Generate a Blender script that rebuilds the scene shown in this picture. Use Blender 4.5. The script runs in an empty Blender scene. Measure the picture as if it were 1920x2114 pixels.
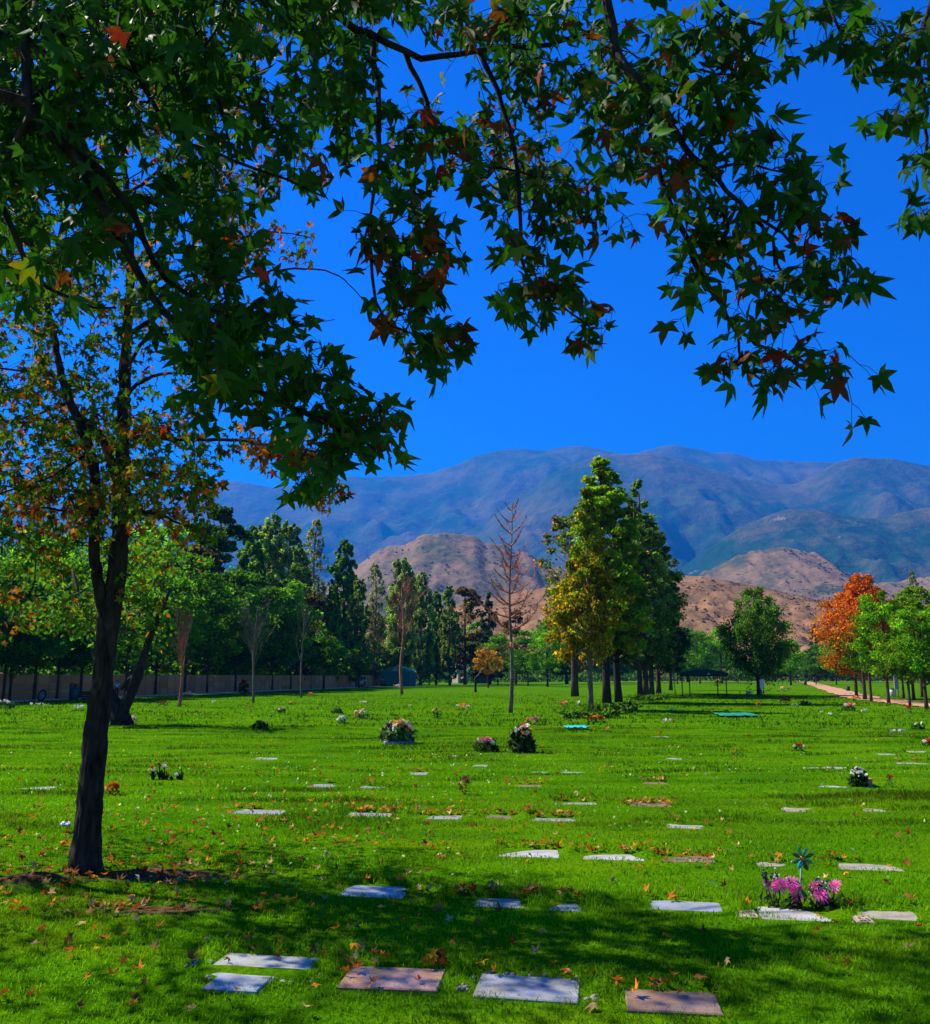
import bpy, bmesh, math, random
import numpy as np
from mathutils import Vector, Matrix

scene = bpy.context.scene
COL = scene.collection
random.seed(7)
RNG = np.random.default_rng(7)

# ------------------------------------------------------------------ camera
F_PX, PW, PH = 1850.0, 1920.0, 2114.0
HORIZON = 1396.0
CAM_H = 1.6
PITCH = math.atan((HORIZON - PH / 2) / F_PX)
cam_data = bpy.data.cameras.new('camera')
cam_data.sensor_fit = 'HORIZONTAL'
cam_data.sensor_width = 36.0
cam_data.lens = 36.0 * F_PX / PW
cam_data.clip_start = 0.05
cam_data.clip_end = 30000
cam = bpy.data.objects.new('camera', cam_data)
COL.objects.link(cam)
cam.location = (0, 0, CAM_H)
cam.rotation_euler = (math.pi / 2 + PITCH, 0, 0)
scene.camera = cam

# ------------------------------------------------------------------ light
SUN_EL = math.radians(47)
SUN_AZ = math.atan2(-0.93, 0.37)          # from +Y towards +X
S = Vector((math.sin(SUN_AZ) * math.cos(SUN_EL), math.cos(SUN_AZ) * math.cos(SUN_EL), math.sin(SUN_EL)))
sun_data = bpy.data.lights.new('sun', 'SUN')
sun_data.energy = 5.0
sun_data.angle = math.radians(0.53)
sun_data.color = (1.0, 0.93, 0.82)
sun = bpy.data.objects.new('sun', sun_data)
COL.objects.link(sun)
sun.rotation_euler = S.to_track_quat('Z', 'Y').to_euler()
sun.location = (-30, 15, 40)

world = bpy.data.worlds.new('World')
scene.world = world
world.use_nodes = True
wn = world.node_tree
wn.nodes.clear()
w_out = wn.nodes.new('ShaderNodeOutputWorld')
w_bg = wn.nodes.new('ShaderNodeBackground')
w_sky = wn.nodes.new('ShaderNodeTexSky')
w_sky.sky_type = 'NISHITA'
w_sky.sun_disc = False
w_sky.sun_elevation = SUN_EL
w_sky.sun_rotation = SUN_AZ
w_sky.altitude = 600
w_sky.air_density = 1.0
w_sky.dust_density = 0.2
w_sky.ozone_density = 4.0
w_hsv = wn.nodes.new('ShaderNodeHueSaturation')
w_hsv.inputs['Saturation'].default_value = 1.9
w_hsv.inputs['Hue'].default_value = 0.527
wn.links.new(w_sky.outputs[0], w_hsv.inputs['Color'])
wn.links.new(w_hsv.outputs[0], w_bg.inputs['Color'])
wn.links.new(w_bg.outputs[0], w_out.inputs['Surface'])
w_bg.inputs['Strength'].default_value = 0.094

vs = scene.view_settings
vs.view_transform = 'Standard'
vs.look = 'None'
vs.exposure = 1.1
vs.gamma = 1.0
vs.use_curve_mapping = False
scene.cycles.use_denoising = True
scene.cycles.max_bounces = 6
scene.cycles.diffuse_bounces = 3
scene.cycles.glossy_bounces = 2
scene.cycles.transmission_bounces = 4
scene.cycles.volume_bounces = 0
scene.cycles.transparent_max_bounces = 4
scene.cycles.caustics_reflective = False
scene.cycles.caustics_refractive = False

# ------------------------------------------------------------------ pixel <-> place
_fwd = np.array((0, math.cos(PITCH), math.sin(PITCH)))
_up = np.array((0, -math.sin(PITCH), math.cos(PITCH)))
_rt = np.array((1.0, 0, 0))
CAMP = np.array((0, 0, CAM_H))


def ray(px, py):
    return _fwd + _rt * ((px - PW / 2) / F_PX) + _up * ((PH / 2 - py) / F_PX)


def at(px, py, Y):
    """the point on the sight line of a photo pixel at world depth Y"""
    d = ray(px, py)
    return CAMP + d * (Y / d[1])


def ground(px, py, z=0.0):
    d = ray(px, py)
    t = (z - CAM_H) / d[2]
    return CAMP + d * t


def mpp(Y, py=1396):
    """metres per photo pixel at depth Y"""
    return Y / ray(960, py)[1] / F_PX


def project(P):
    v = np.asarray(P) - CAMP
    f = v @ _fwd
    return PW / 2 + F_PX * (v @ _rt) / f, PH / 2 - F_PX * (v @ _up) / f, f


# ------------------------------------------------------------------ noise
def _hash(ix, iy, seed):
    h = (ix.astype(np.int64) * 374761393 + iy.astype(np.int64) * 668265263 + seed * 1442695041) & 0xFFFFFFFF
    h = ((h ^ (h >> 13)) * 1274126177) & 0xFFFFFFFF
    return ((h ^ (h >> 16)) & 0xFFFF) / 65535.0


def vnoise(x, y, seed=0):
    x = np.asarray(x, float); y = np.asarray(y, float)
    x, y = np.broadcast_arrays(x, y)
    ix = np.floor(x); iy = np.floor(y)
    fx = x - ix; fy = y - iy
    fx = fx * fx * (3 - 2 * fx); fy = fy * fy * (3 - 2 * fy)
    a = _hash(ix, iy, seed); b = _hash(ix + 1, iy, seed)
    c = _hash(ix, iy + 1, seed); d = _hash(ix + 1, iy + 1, seed)
    return a + (b - a) * fx + (c - a) * fy + (a - b - c + d) * fx * fy


def fbm(x, y, seed=0, octv=4):
    s = 0; a = 0.5; f = 1.0
    for k in range(octv):
        s = s + a * vnoise(np.asarray(x) * f, np.asarray(y) * f, seed + k * 17)
        a *= 0.5; f *= 2.03
    return s / (1 - 0.5 ** octv)


# ------------------------------------------------------------------ scene graph helpers
def tag(o, label=None, cat=None, group=None, kind=None):
    if label: o['label'] = label
    if cat: o['category'] = cat
    if group: o['group'] = group
    if kind: o['kind'] = kind
    return o


def thing(name, label, cat, loc=(0, 0, 0), rotz=0.0, group=None):
    o = bpy.data.objects.new(name, None)
    COL.objects.link(o)
    o.empty_display_size = 0.1
    o.location = tuple(float(v) for v in loc)
    o.rotation_euler = (0, 0, rotz)
    return tag(o, label, cat, group)


def link(name, me, parent=None, loc=None, rot=None, scale=None):
    o = bpy.data.objects.new(name, me)
    COL.objects.link(o)
    if parent is not None: o.parent = parent
    if loc is not None: o.location = tuple(float(v) for v in loc)
    if rot is not None: o.rotation_euler = rot
    if scale is not None: o.scale = scale if hasattr(scale, '__len__') else (scale,) * 3
    return o


def mesh_np(name, V, F, mat, col=None, smooth=False):
    """V (n,3); F: one array (m,k) or several; col (n,3) goes to the attribute Col"""
    if not isinstance(F, (list, tuple)): F = [F]
    F = [np.asarray(f, np.int32) for f in F if len(f)]
    me = bpy.data.meshes.new(name)
    V = np.asarray(V, np.float32)
    me.vertices.add(len(V))
    me.vertices.foreach_set('co', V.ravel())
    nl = sum(f.size for f in F); npoly = sum(len(f) for f in F)
    me.loops.add(nl)
    me.loops.foreach_set('vertex_index', np.concatenate([f.ravel() for f in F]))
    me.polygons.add(npoly)
    tot = np.concatenate([np.full(len(f), f.shape[1], np.int32) for f in F])
    st = np.concatenate([[0], np.cumsum(tot)[:-1]]).astype(np.int32)
    me.polygons.foreach_set('loop_start', st)
    if smooth:
        me.polygons.foreach_set('use_smooth', np.ones(npoly, bool))
    if col is not None:
        c = np.ones((len(V), 4), np.float32)
        c[:, :3] = col
        a = me.attributes.new('Col', 'FLOAT_COLOR', 'POINT')
        a.data.foreach_set('color', c.ravel())
    me.update(calc_edges=True)
    if mat is not None: me.materials.append(mat)
    return me


class MB:
    """collects simple shapes into one mesh"""
    def __init__(self):
        self.v = []; self.f = []; self.c = []

    def _add(self, vs, fs, col):
        n = len(self.v)
        self.v += [tuple(p) for p in vs]
        self.f += [tuple(i + n for i in f) for f in fs]
        self.c += [col] * len(vs)

    def box(self, c, s, rz=0.0, col=(1, 1, 1), taper=1.0, tilt=None):
        cx, cy, cz = c; sx, sy, sz = s[0] / 2, s[1] / 2, s[2] / 2
        R = Matrix.Rotation(rz, 3, 'Z')
        if tilt: R = R @ Matrix.Rotation(tilt[0], 3, 'X') @ Matrix.Rotation(tilt[1], 3, 'Y')
        vs = []
        for z in (-sz, sz):
            k = taper if z > 0 else 1.0
            for x, y in ((-sx, -sy), (sx, -sy), (sx, sy), (-sx, sy)):
                vs.append(R @ Vector((x * k, y * k, z)) + Vector((cx, cy, cz)))
        self._add(vs, [(3, 2, 1, 0), (4, 5, 6, 7), (0, 1, 5, 4), (1, 2, 6, 5), (2, 3, 7, 6), (3, 0, 4, 7)], col)

    def slab(self, c, s, rz=0.0, b=0.01, col=(1, 1, 1)):
        """box with a bevelled top edge"""
        cx, cy, cz = c; sx, sy, sz = s[0] / 2, s[1] / 2, s[2] / 2
        R = Matrix.Rotation(rz, 3, 'Z')
        vs = []
        for z, k in ((-sz, 0), (sz - b, 0), (sz, b)):
            for x, y in ((-sx + k, -sy + k), (sx - k, -sy + k), (sx - k, sy - k), (-sx + k, sy - k)):
                vs.append(R @ Vector((x, y, z)) + Vector((cx, cy, cz)))
        fs = [(8, 9, 10, 11), (3, 2, 1, 0)]
        for r in (0, 4):
            for i in range(4):
                j = (i + 1) % 4
                fs.append((r + i, r + j, r + j + 4, r + i + 4))
        self._add(vs, fs, col)

    def tube(self, pts, rad, n=6, col=(1, 1, 1), cap=True):
        pts = [Vector(p) for p in pts]
        if len(pts) < 2: return
        if not hasattr(rad, '__len__'): rad = [rad] * len(pts)
        vs = []; fs = []
        prev = None
        for i, p in enumerate(pts):
            d = (pts[min(i + 1, len(pts) - 1)] - pts[max(i - 1, 0)])
            if d.length < 1e-9: d = Vector((0, 0, 1))
            d.normalize()
            if prev is None:
                a = d.cross(Vector((0.31, 0.9, 0.2)))
                if a.length < 1e-3: a = d.cross(Vector((1, 0, 0)))
            else:
                a = prev - d * prev.dot(d)
                if a.length < 1e-6: a = d.orthogonal()
            a.normalize(); prev = a
            b = d.cross(a)
            for k in range(n):
                t = 2 * math.pi * k / n
                vs.append(p + (a * math.cos(t) + b * math.sin(t)) * rad[i])
        for i in range(len(pts) - 1):
            for k in range(n):
                k2 = (k + 1) % n
                fs.append((i * n + k, i * n + k2, (i + 1) * n + k2, (i + 1) * n + k))
        if cap:
            fs.append(tuple(range(n))[::-1])
            fs.append(tuple((len(pts) - 1) * n + k for k in range(n)))
        self._add(vs, fs, col)

    def lathe(self, prof, c=(0, 0, 0), n=12, col=(1, 1, 1), sx=1, sy=1):
        vs = []; fs = []
        for r, z in prof:
            for k in range(n):
                t = 2 * math.pi * k / n
                vs.append((c[0] + r * math.cos(t) * sx, c[1] + r * math.sin(t) * sy, c[2] + z))
        for i in range(len(prof) - 1):
            for k in range(n):
                k2 = (k + 1) % n
                fs.append((i * n + k, i * n + k2, (i + 1) * n + k2, (i + 1) * n + k))
        fs.append(tuple(range(n))[::-1])
        fs.append(tuple((len(prof) - 1) * n + k for k in range(n)))
        self._add(vs, fs, col)

    def poly(self, vs, fs, col=(1, 1, 1)):
        self._add(vs, fs, col)

    def mesh(self, name, mat, smooth=False):
        me = bpy.data.meshes.new(name)
        me.from_pydata(self.v, [], self.f)
        a = me.attributes.new('Col', 'FLOAT_COLOR', 'POINT')
        c = np.ones((len(self.v), 4), np.float32)
        c[:, :3] = np.array(self.c)
        a.data.foreach_set('color', c.ravel())
        if smooth:
            me.polygons.foreach_set('use_smooth', np.ones(len(me.polygons), bool))
        me.update()
        if mat is not None: me.materials.append(mat)
        return me

    def build(self, name, mat, parent=None, smooth=False, **kw):
        return link(name, self.mesh(name, mat, smooth), parent, **kw)


# ------------------------------------------------------------------ materials
class NT:
    def __init__(self, name):
        self.m = bpy.data.materials.new(name)
        self.m.use_nodes = True
        self.t = self.m.node_tree
        self.t.nodes.clear()
        self.out = self.n('ShaderNodeOutputMaterial')

    def n(self, typ, **kw):
        nd = self.t.nodes.new(typ)
        for k, v in kw.items():
            if k.startswith('_'): setattr(nd, k[1:], v)
            else: self.set(nd, k, v)
        return nd

    def set(self, nd, k, v):
        k = int(k[1:]) if (k[0] == 'i' and k[1:].isdigit()) else k.replace('__', ' ')
        s = nd.inputs[k]
        if isinstance(v, bpy.types.NodeSocket): self.t.links.new(v, s)
        else:
            if s.type == 'RGBA' and len(v) == 3: v = (*v, 1)
            s.default_value = v

    def ramp(self, fac, stops):
        r = self.n('ShaderNodeValToRGB')
        self.t.links.new(fac, r.inputs[0])
        while len(r.color_ramp.elements) < len(stops): r.color_ramp.elements.new(0.5)
        for e, (p, c) in zip(r.color_ramp.elements, stops):
            e.position = p
            e.color = (*c, 1) if len(c) == 3 else c
        return r.outputs[0]

    def noise(self, scale, detail=4, rough=0.55, vec=None, out=0):
        nd = self.n('ShaderNodeTexNoise', Scale=scale, Detail=detail, Roughness=rough)
        if vec is not None: self.t.links.new(vec, nd.inputs['Vector'])
        return nd.outputs[out]

    def coord(self, which='Object', scale=None):
        c = self.n('ShaderNodeTexCoord').outputs[which]
        if scale:
            mp = self.n('ShaderNodeMapping', Scale=scale)
            self.t.links.new(c, mp.inputs['Vector'])
            c = mp.outputs[0]
        return c

    def mix(self, fac, a, b, mode='MIX'):
        nd = self.n('ShaderNodeMix')
        nd.data_type = 'RGBA'; nd.blend_type = mode
        for s, v in ((nd.inputs[0], fac), (nd.inputs[6], a), (nd.inputs[7], b)):
            if isinstance(v, bpy.types.NodeSocket): self.t.links.new(v, s)
            else: s.default_value = v if not hasattr(v, '__len__') else ((*v, 1) if len(v) == 3 else v)
        return nd.outputs[2]

    def attr(self, name='Col'):
        return self.n('ShaderNodeAttribute', _attribute_name=name).outputs[0]

    def bump(self, h, strength=0.5, dist=0.02):
        return self.n('ShaderNodeBump', Height=h, Strength=strength, Distance=dist).outputs[0]

    def bsdf(self, color, rough=0.7, normal=None, spec=0.3, metallic=0.0):
        b = self.n('ShaderNodeBsdfPrincipled')
        self.set(b, 'Base__Color', color); self.set(b, 'Roughness', rough)
        self.set(b, 'Metallic', metallic); self.set(b, 'Specular__IOR__Level', spec)
        if normal is not None: self.t.links.new(normal, b.inputs['Normal'])
        return b.outputs[0]

    def done(self, shader):
        self.t.links.new(shader, self.out.inputs['Surface'])
        return self.m


def leaf_mat(name, trans=0.25, tgain=(1.5, 1.7, 0.8), rough=0.45, spec=0.35, nscale=25, up=0.0):
    t = NT(name)
    c = t.attr()
    nz = t.noise(nscale, 3, vec=t.coord())
    c1 = t.mix(1.0, c, t.ramp(nz, [(0.3, (0.72, 0.72, 0.72)), (0.7, (1.2, 1.2, 1.2))]), 'MULTIPLY')
    b = t.bsdf(c1, rough, spec=spec)
    tr = t.n('ShaderNodeBsdfTranslucent')
    t.set(tr, 'Color', t.mix(1.0, c1, tgain, 'MULTIPLY'))
    mx = t.n('ShaderNodeMixShader')
    mx.inputs[0].default_value = trans
    t.t.links.new(b, mx.inputs[1]); t.t.links.new(tr.outputs[0], mx.inputs[2])
    return t.done(mx.outputs[0])


def plain_mat(name, rough=0.6, spec=0.3, nscale=18, amp=0.25, bump=0.0, metallic=0.0):
    """takes the colour attribute, broken up by noise"""
    t = NT(name)
    nz = t.noise(nscale, 5, vec=t.coord())
    c = t.mix(1.0, t.attr(), t.ramp(nz, [(0.3, (1 - amp,) * 3), (0.7, (1 + amp,) * 3)]), 'MULTIPLY')
    nm = t.bump(nz, bump, 0.01) if bump else None
    return t.done(t.bsdf(c, rough, nm, spec, metallic))


def bark_mat(name, dark, light, scale=1.0):
    t = NT(name)
    co = t.coord('Object', (14 * scale, 14 * scale, 2.6 * scale))
    n1 = t.noise(1.6, 6, 0.65, vec=co)
    n2 = t.noise(9, 4, 0.6, vec=t.coord())
    c = t.ramp(n1, [(0.35, dark), (0.68, light)])
    c = t.mix(1.0, c, t.ramp(n2, [(0.3, (0.65,) * 3), (0.7, (1.25,) * 3)]), 'MULTIPLY')
    return t.done(t.bsdf(c, 0.9, t.bump(n1, 0.9, 0.02), 0.15))


M = {}
M['leaf_near'] = leaf_mat('leaf_near', 0.23, (1.8, 2.3, 0.6), 0.55, 0.05, 40)
M['leaf_mid'] = leaf_mat('leaf_mid', 0.38, (1.7, 1.7, 0.6), 0.6, 0.04, 30)
M['leaf_far'] = leaf_mat('leaf_far', 0.48, (2.05, 2.1, 0.8), 0.7, 0.0, 1.5)
M['grass'] = leaf_mat('grass_blades', 0.42, (1.4, 1.5, 0.6), 0.6, 0.03, 1.2)
M['dry_leaf'] = leaf_mat('dry_leaf', 0.2, (1.4, 1.0, 0.6), 0.8, 0.02, 30)
M['petal'] = leaf_mat('petal', 0.25, (1.2, 1.2, 1.2), 0.6, 0.2, 40)
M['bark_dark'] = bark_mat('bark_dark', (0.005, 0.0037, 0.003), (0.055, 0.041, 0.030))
M['bark'] = bark_mat('bark_brown', (0.025, 0.017, 0.011), (0.11, 0.075, 0.048), 0.5)
M['bark_grey'] = bark_mat('bark_grey', (0.06, 0.045, 0.032), (0.24, 0.18, 0.125), 0.5)
M['bark_red'] = bark_mat('bark_red', (0.22, 0.07, 0.04), (0.55, 0.20, 0.12), 0.5)
M['paint'] = plain_mat('painted_surface', 0.5, 0.35, 14, 0.15)
M['stone'] = plain_mat('stone', 0.75, 0.3, 35, 0.3, 0.3)
M['cloth'] = plain_mat('tent_cloth', 0.75, 0.2, 8, 0.2)


def granite():
    t = NT('polished_granite')
    co = t.coord()
    sp = t.noise(220, 2, 0.7, vec=co)
    cl = t.noise(5, 5, vec=co)
    c = t.mix(1.0, t.attr(), t.ramp(sp, [(0.3, (0.6,) * 3), (0.5, (1,) * 3), (0.75, (1.35,) * 3)]), 'MULTIPLY')
    c = t.mix(1.0, c, t.ramp(cl, [(0.32, (0.48, 0.43, 0.36)), (0.5, (0.85, 0.84, 0.80)), (0.68, (1.05,) * 3)]), 'MULTIPLY')
    r = t.n('ShaderNodeMapRange', Value=cl)
    r.inputs['From Min'].default_value = 0.3; r.inputs['From Max'].default_value = 0.7
    r.inputs['To Min'].default_value = 0.5; r.inputs['To Max'].default_value = 0.28
    return t.done(t.bsdf(c, r.outputs[0], t.bump(sp, 0.05, 0.002), 0.5))


M['granite'] = granite()

# ------------------------------------------------------------------ grave plaques: where they lie (photo pixel of the centre, width in pixels)
#  px, py, width px, depth m, kind, extra, label
PLAQUES = [
 (541, 1999, 208, .40, 'pale', 'pebbles', 'largest pale grey-green plaque in the nearest row, pebble strips at both ends'),
 (490, 2037, 118, .22, 'blue', '', 'small polished plaque lying directly below the large pale grey-green plaque'),
 (811, 2024, 205, .34, 'brick', '', 'reddish terracotta plaque in the nearest row with fallen leaves along its back edge'),
 (1090, 2045, 212, .33, 'grey', 'stones', 'grey-brown plaque edged with a row of small round stones along its back'),
 (1388, 2073, 190, .30, 'brown', '', 'brown weathered plaque at the bottom right of the nearest row'),
 (776, 1835, 138, .42, 'blue', '', 'pale blue-grey polished plaque in the tree shade, nearest to the thick trunk'),
 (1018, 1858, 165, .30, 'cream', '', 'cream plaque with a heap of red-brown leaves behind it, in the shade edge'),
 (1168, 1871, 66, .25, 'blue', '', 'small dark blue-looking plaque half sunk in the shaded grass'),
 (1424, 1876, 165, .40, 'blue', 'blocks_r', 'blue-grey plaque left of the purple flowers, stone block at its right end'),
 (1656, 1887, 178, .36, 'white', 'blocks', 'pale plaque before the purple flowers, a patterned stone block at each end'),
 (1842, 1893, 120, .34, 'cream', '', 'cream plaque at the right edge beyond the purple flowers'),
 (1094, 1759, 124, .42, 'white', '', 'brightest white plaque in full sun with red leaves along its back edge'),
 (1266, 1767, 124, .34, 'white', '', 'white narrow plaque right of the brightest white plaque, leaves behind it'),
 (1418, 1772, 108, .30, 'brown', '', 'brown plaque buried under dry leaves, right of two white plaques'),
 (1791, 1786, 124, .32, 'cream', '', 'long cream plaque to the right of and behind the pinwheel'),
 (1596, 1782, 66, .20, 'cream', '', 'thin strip of cream plaque showing just left of the pinwheel'),
 (536, 1676, 112, .40, 'grey', '', 'light grey plaque in the sun right of the big trunk'),
 (761, 1682, 100, .30, 'grey', '', 'grey plaque with orange leaves behind, left one of a pair in mid lawn'),
 (904, 1688, 100, .30, 'grey', '', 'grey plaque with an orange leaf over its front edge, right of a leaf-lined pair'),
 (1051, 1688, 92, .26, 'brown', '', 'leaf-covered greyish plaque at the left end of a long orange leaf line'),
 (1143, 1692, 90, .28, 'grey', '', 'pale plaque under the right end of the long orange leaf line'),
 (1429, 1706, 102, .26, 'pale', '', 'narrow greenish plaque with two dry leaves standing on its back edge'),
 (1192, 1658, 80, .26, 'pale', '', 'greenish plaque with one reddish leaf clump behind it'),
 (1341, 1661, 88, .36, 'brown', '', 'plaque hidden under a wide orange-brown mat of leaves'),
 (680, 1621, 82, .36, 'grey', '', 'pale grey plaque in sunlit lawn, left of a smaller similar one'),
 (773, 1623, 60, .26, 'grey', '', 'short pale plaque with an orange tip leaf at its right end'),
 (82, 1626, 76, .34, 'white', '', 'whitish plaque at the left edge, left of the big trunk'),
 (1650, 1671, 72, .34, 'cream', '', 'sunken cream plaque with dark grass lip, left of another at the far right'),
 (1808, 1674, 54, .26, 'cream', '', 'sunken cream plaque near the right edge below the potted white flowers'),
 (1722, 1621, 68, .34, 'white', '', 'white plaque left of the potted white flowers'),
 (1799, 1624, 42, .22, 'white', '', 'small white plaque sliver right of the orange flower pot'),
 (1738, 1584, 50, .40, 'cream', '', 'plaque above the potted white flowers under a dark grass lip'),
 (1682, 1581, 52, .30, 'cream', '', 'faint plaque in the grass up and left of the potted white flowers'),
 (1878, 1574, 62, .40, 'cream', '', 'cream plaque with a yellowish right end at the right edge of the lawn'),
 (1900, 1553, 52, .40, 'cream', '', 'cream plaque cut by the right edge, higher up the lawn'),
 (1832, 1556, 42, .40, 'pale', '', 'small pale plaque a little left of the one cut by the right edge'),
 (550, 1569, 54, .36, 'pale', '', 'far pale plaque in the left lawn beyond the tulip clump'),
 (858, 1597, 52, .36, 'grey', '', 'thin pale plaque with an orange leaf streak, below the white and orange bouquet'),
 (1110, 1589, 44, .30, 'pale', '', 'left one of two thin plaques below the tall orange bouquet'),
 (1182, 1591, 52, .30, 'pale', '', 'right one of two thin plaques below the tall orange bouquet'),
 (1085, 1619, 68, .30, 'brown', '', 'thin plaque topped by orange leaves right of the dried flower'),
 (1353, 1616, 54, .30, 'brown', '', 'thin brown plaque with orange leaves in the open lawn right of centre'),
 (1360, 1524, 44, .45, 'cream', '', 'far cream plaque with a single orange flower standing on it'),
 (935, 1559, 24, .40, 'white', '', 'tiny white far plaque below the pink rose bunch'),
 (993, 1577, 32, .40, 'pale', '', 'faint far plaque between the bouquets and the dried flower'),
 (1390, 1566, 32, .40, 'pale', '', 'faint far plaque in the open lawn right of centre'),
]
YAW0 = math.radians(-7.5)
_pl = []
for k, (px, py, w, dm, kind, ex, lab) in enumerate(PLAQUES):
    g = ground(px, py)
    _pl.append((g[0], g[1], w * mpp(g[1], py), dm, YAW0 + math.radians(random.uniform(-2, 2))))
_pl = np.array(_pl)


def rect_dist(x, y, k):
    """signed distances outside plaque k, in its own axes"""
    cx, cy, w, d, a = _pl[k]
    dx = x - cx; dy = y - cy
    u = dx * math.cos(a) + dy * math.sin(a)
    v = -dx * math.sin(a) + dy * math.cos(a)
    return np.maximum(np.abs(u) - w / 2, np.abs(v) - d / 2), u, v


def H0(x, y):
    x = np.asarray(x, float); y = np.asarray(y, float)
    k = np.clip((y - 7) / 12, 0, 1)
    far = np.clip(1 - (y - 40) / 60, 0.0, 1)
    z = 0.05 * (fbm(x / 1.9, y / 1.0, 3, 3) - .5)
    z = z + 0.17 * k * (fbm(x / 5.5, y / 1.7, 11, 3) - .5)
    z = z * far * np.clip(1.0 - np.clip(-y / 10, 0, 1), 0, 1)
    # low mounds of earth at the foot of the near trunk
    z = z + 0.09 * np.exp(-(((x + 3.37) / .30) ** 2 + ((y - 7.42) / .16) ** 2))
    z = z + 0.05 * np.exp(-(((x + 2.55) / .34) ** 2 + ((y - 7.75) / .14) ** 2))
    return z


_plz = H0(_pl[:, 0], _pl[:, 1])


def H(x, y):
    x = np.asarray(x, float); y = np.asarray(y, float)
    shp = np.broadcast(x, y).shape
    x = np.broadcast_to(x, shp).ravel().copy(); y = np.broadcast_to(y, shp).ravel().copy()
    z = H0(x, y)
    for k in range(len(_pl)):
        m = (np.abs(x - _pl[k, 0]) < 1.2) & (np.abs(y - _pl[k, 1]) < 1.0)
        if not m.any(): continue
        d, u, v = rect_dist(x[m], y[m], k)
        w = np.clip(1 - d / 0.12, 0, 1)
        # the turf stands a little proud behind and beside each sunken stone
        lip = 0.035 * np.exp(-((d - .10) / .07) ** 2) * np.clip(v * 4 + .3, 0, 1)
        z[m] = z[m] * (1 - w) + _plz[k] * w + lip
    return z.reshape(shp) if shp else float(z[0])


def G(px, py):
    z = 0.0
    for _ in range(4):
        p = ground(px, py, z)
        z = float(H(p[0], p[1]))
    return np.array((p[0], p[1], z))


def dirt(x, y):
    """0..1: bare earth (round the near trunk, worn spots)"""
    x = np.asarray(x, float); y = np.asarray(y, float)
    n = fbm(x / .5, y / .35, 91, 3)
    a = np.exp(-(((x + 3.40) / .42) ** 2 + ((y - 7.42) / .22) ** 2))
    b = np.exp(-(((x + 2.45) / .62) ** 2 + ((y - 7.72) / .22) ** 2))
    c = np.exp(-(((x + 2.2) / .55) ** 2 + ((y - 6.65) / .14) ** 2)) * .8
    return np.clip((a + b + c) * 1.9 + n * .9 - .80, 0, 1)


# ------------------------------------------------------------------ the lawn: one sheet to the horizon
def build_lawn():
    ys = np.concatenate([np.linspace(-40, 2.6, 14)[:-1], 2.6 * (40 / 2.6) ** np.linspace(0, 1, 330)[:-1],
                         40 * (8600 / 40) ** np.linspace(0, 1, 110)])
    n = 301
    u = np.linspace(-1, 1, n)
    u = np.sign(u) * (0.35 * np.abs(u) + 0.65 * np.abs(u) ** 3)
    Y = np.repeat(ys, n)
    X = np.tile(u, len(ys)) * (14 + 0.98 * np.clip(Y, 0, None))
    Z = H(X, Y)
    V = np.stack([X, Y, Z], 1)
    i = np.arange((len(ys) - 1) * n).reshape(len(ys) - 1, n)[:, :-1].ravel()
    Fq = np.stack([i, i + 1, i + n + 1, i + n], 1)
    col = np.zeros((len(V), 3), np.float32)
    col[:, 0] = dirt(X, Y)
    t = NT('lawn_turf')
    co = t.coord()
    big = t.noise(0.16, 4, vec=co)
    mid = t.noise(0.9, 5, vec=t.coord('Object', (0.6, 1.9, 1)))
    fine = t.noise(26, 4, 0.7, vec=co)
    c = t.ramp(mid, [(0.30, (0.030, 0.105, 0.002)), (0.52, (0.062, 0.178, 0.002)), (0.72, (0.105, 0.205, 0.002))])
    c = t.mix(1.0, c, t.ramp(big, [(0.35, (0.85, 0.9, 0.9)), (0.65, (1.15, 1.08, 1.0))]), 'MULTIPLY')
    c = t.mix(1.0, c, t.ramp(fine, [(0.3, (0.6,) * 3), (0.65, (1.2,) * 3)]), 'MULTIPLY')
    dn = t.ramp(t.noise(14, 5, 0.7, vec=co), [(0.3, (0.035, 0.018, 0.008)), (0.7, (0.17, 0.09, 0.045))])
    d = t.n('ShaderNodeSeparateColor', Color=t.attr()).outputs[0]
    c = t.mix(d, c, dn)
    # open dry ground far beyond the lawn
    yy = t.n('ShaderNodeSeparateXYZ', Vector=co).outputs[1]
    fr = t.n('ShaderNodeMapRange', Value=yy)
    fr.inputs['From Min'].default_value = 405; fr.inputs['From Max'].default_value = 440
    c = t.mix(fr.outputs[0], c, (0.20, 0.15, 0.07))
    m = t.done(t.bsdf(c, 0.85, t.bump(fine, 0.7, 0.03), 0.0))
    me = mesh_np('lawn', V, Fq, m, col, smooth=True)
    tag(link('lawn', me), kind='structure')


build_lawn()


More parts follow.
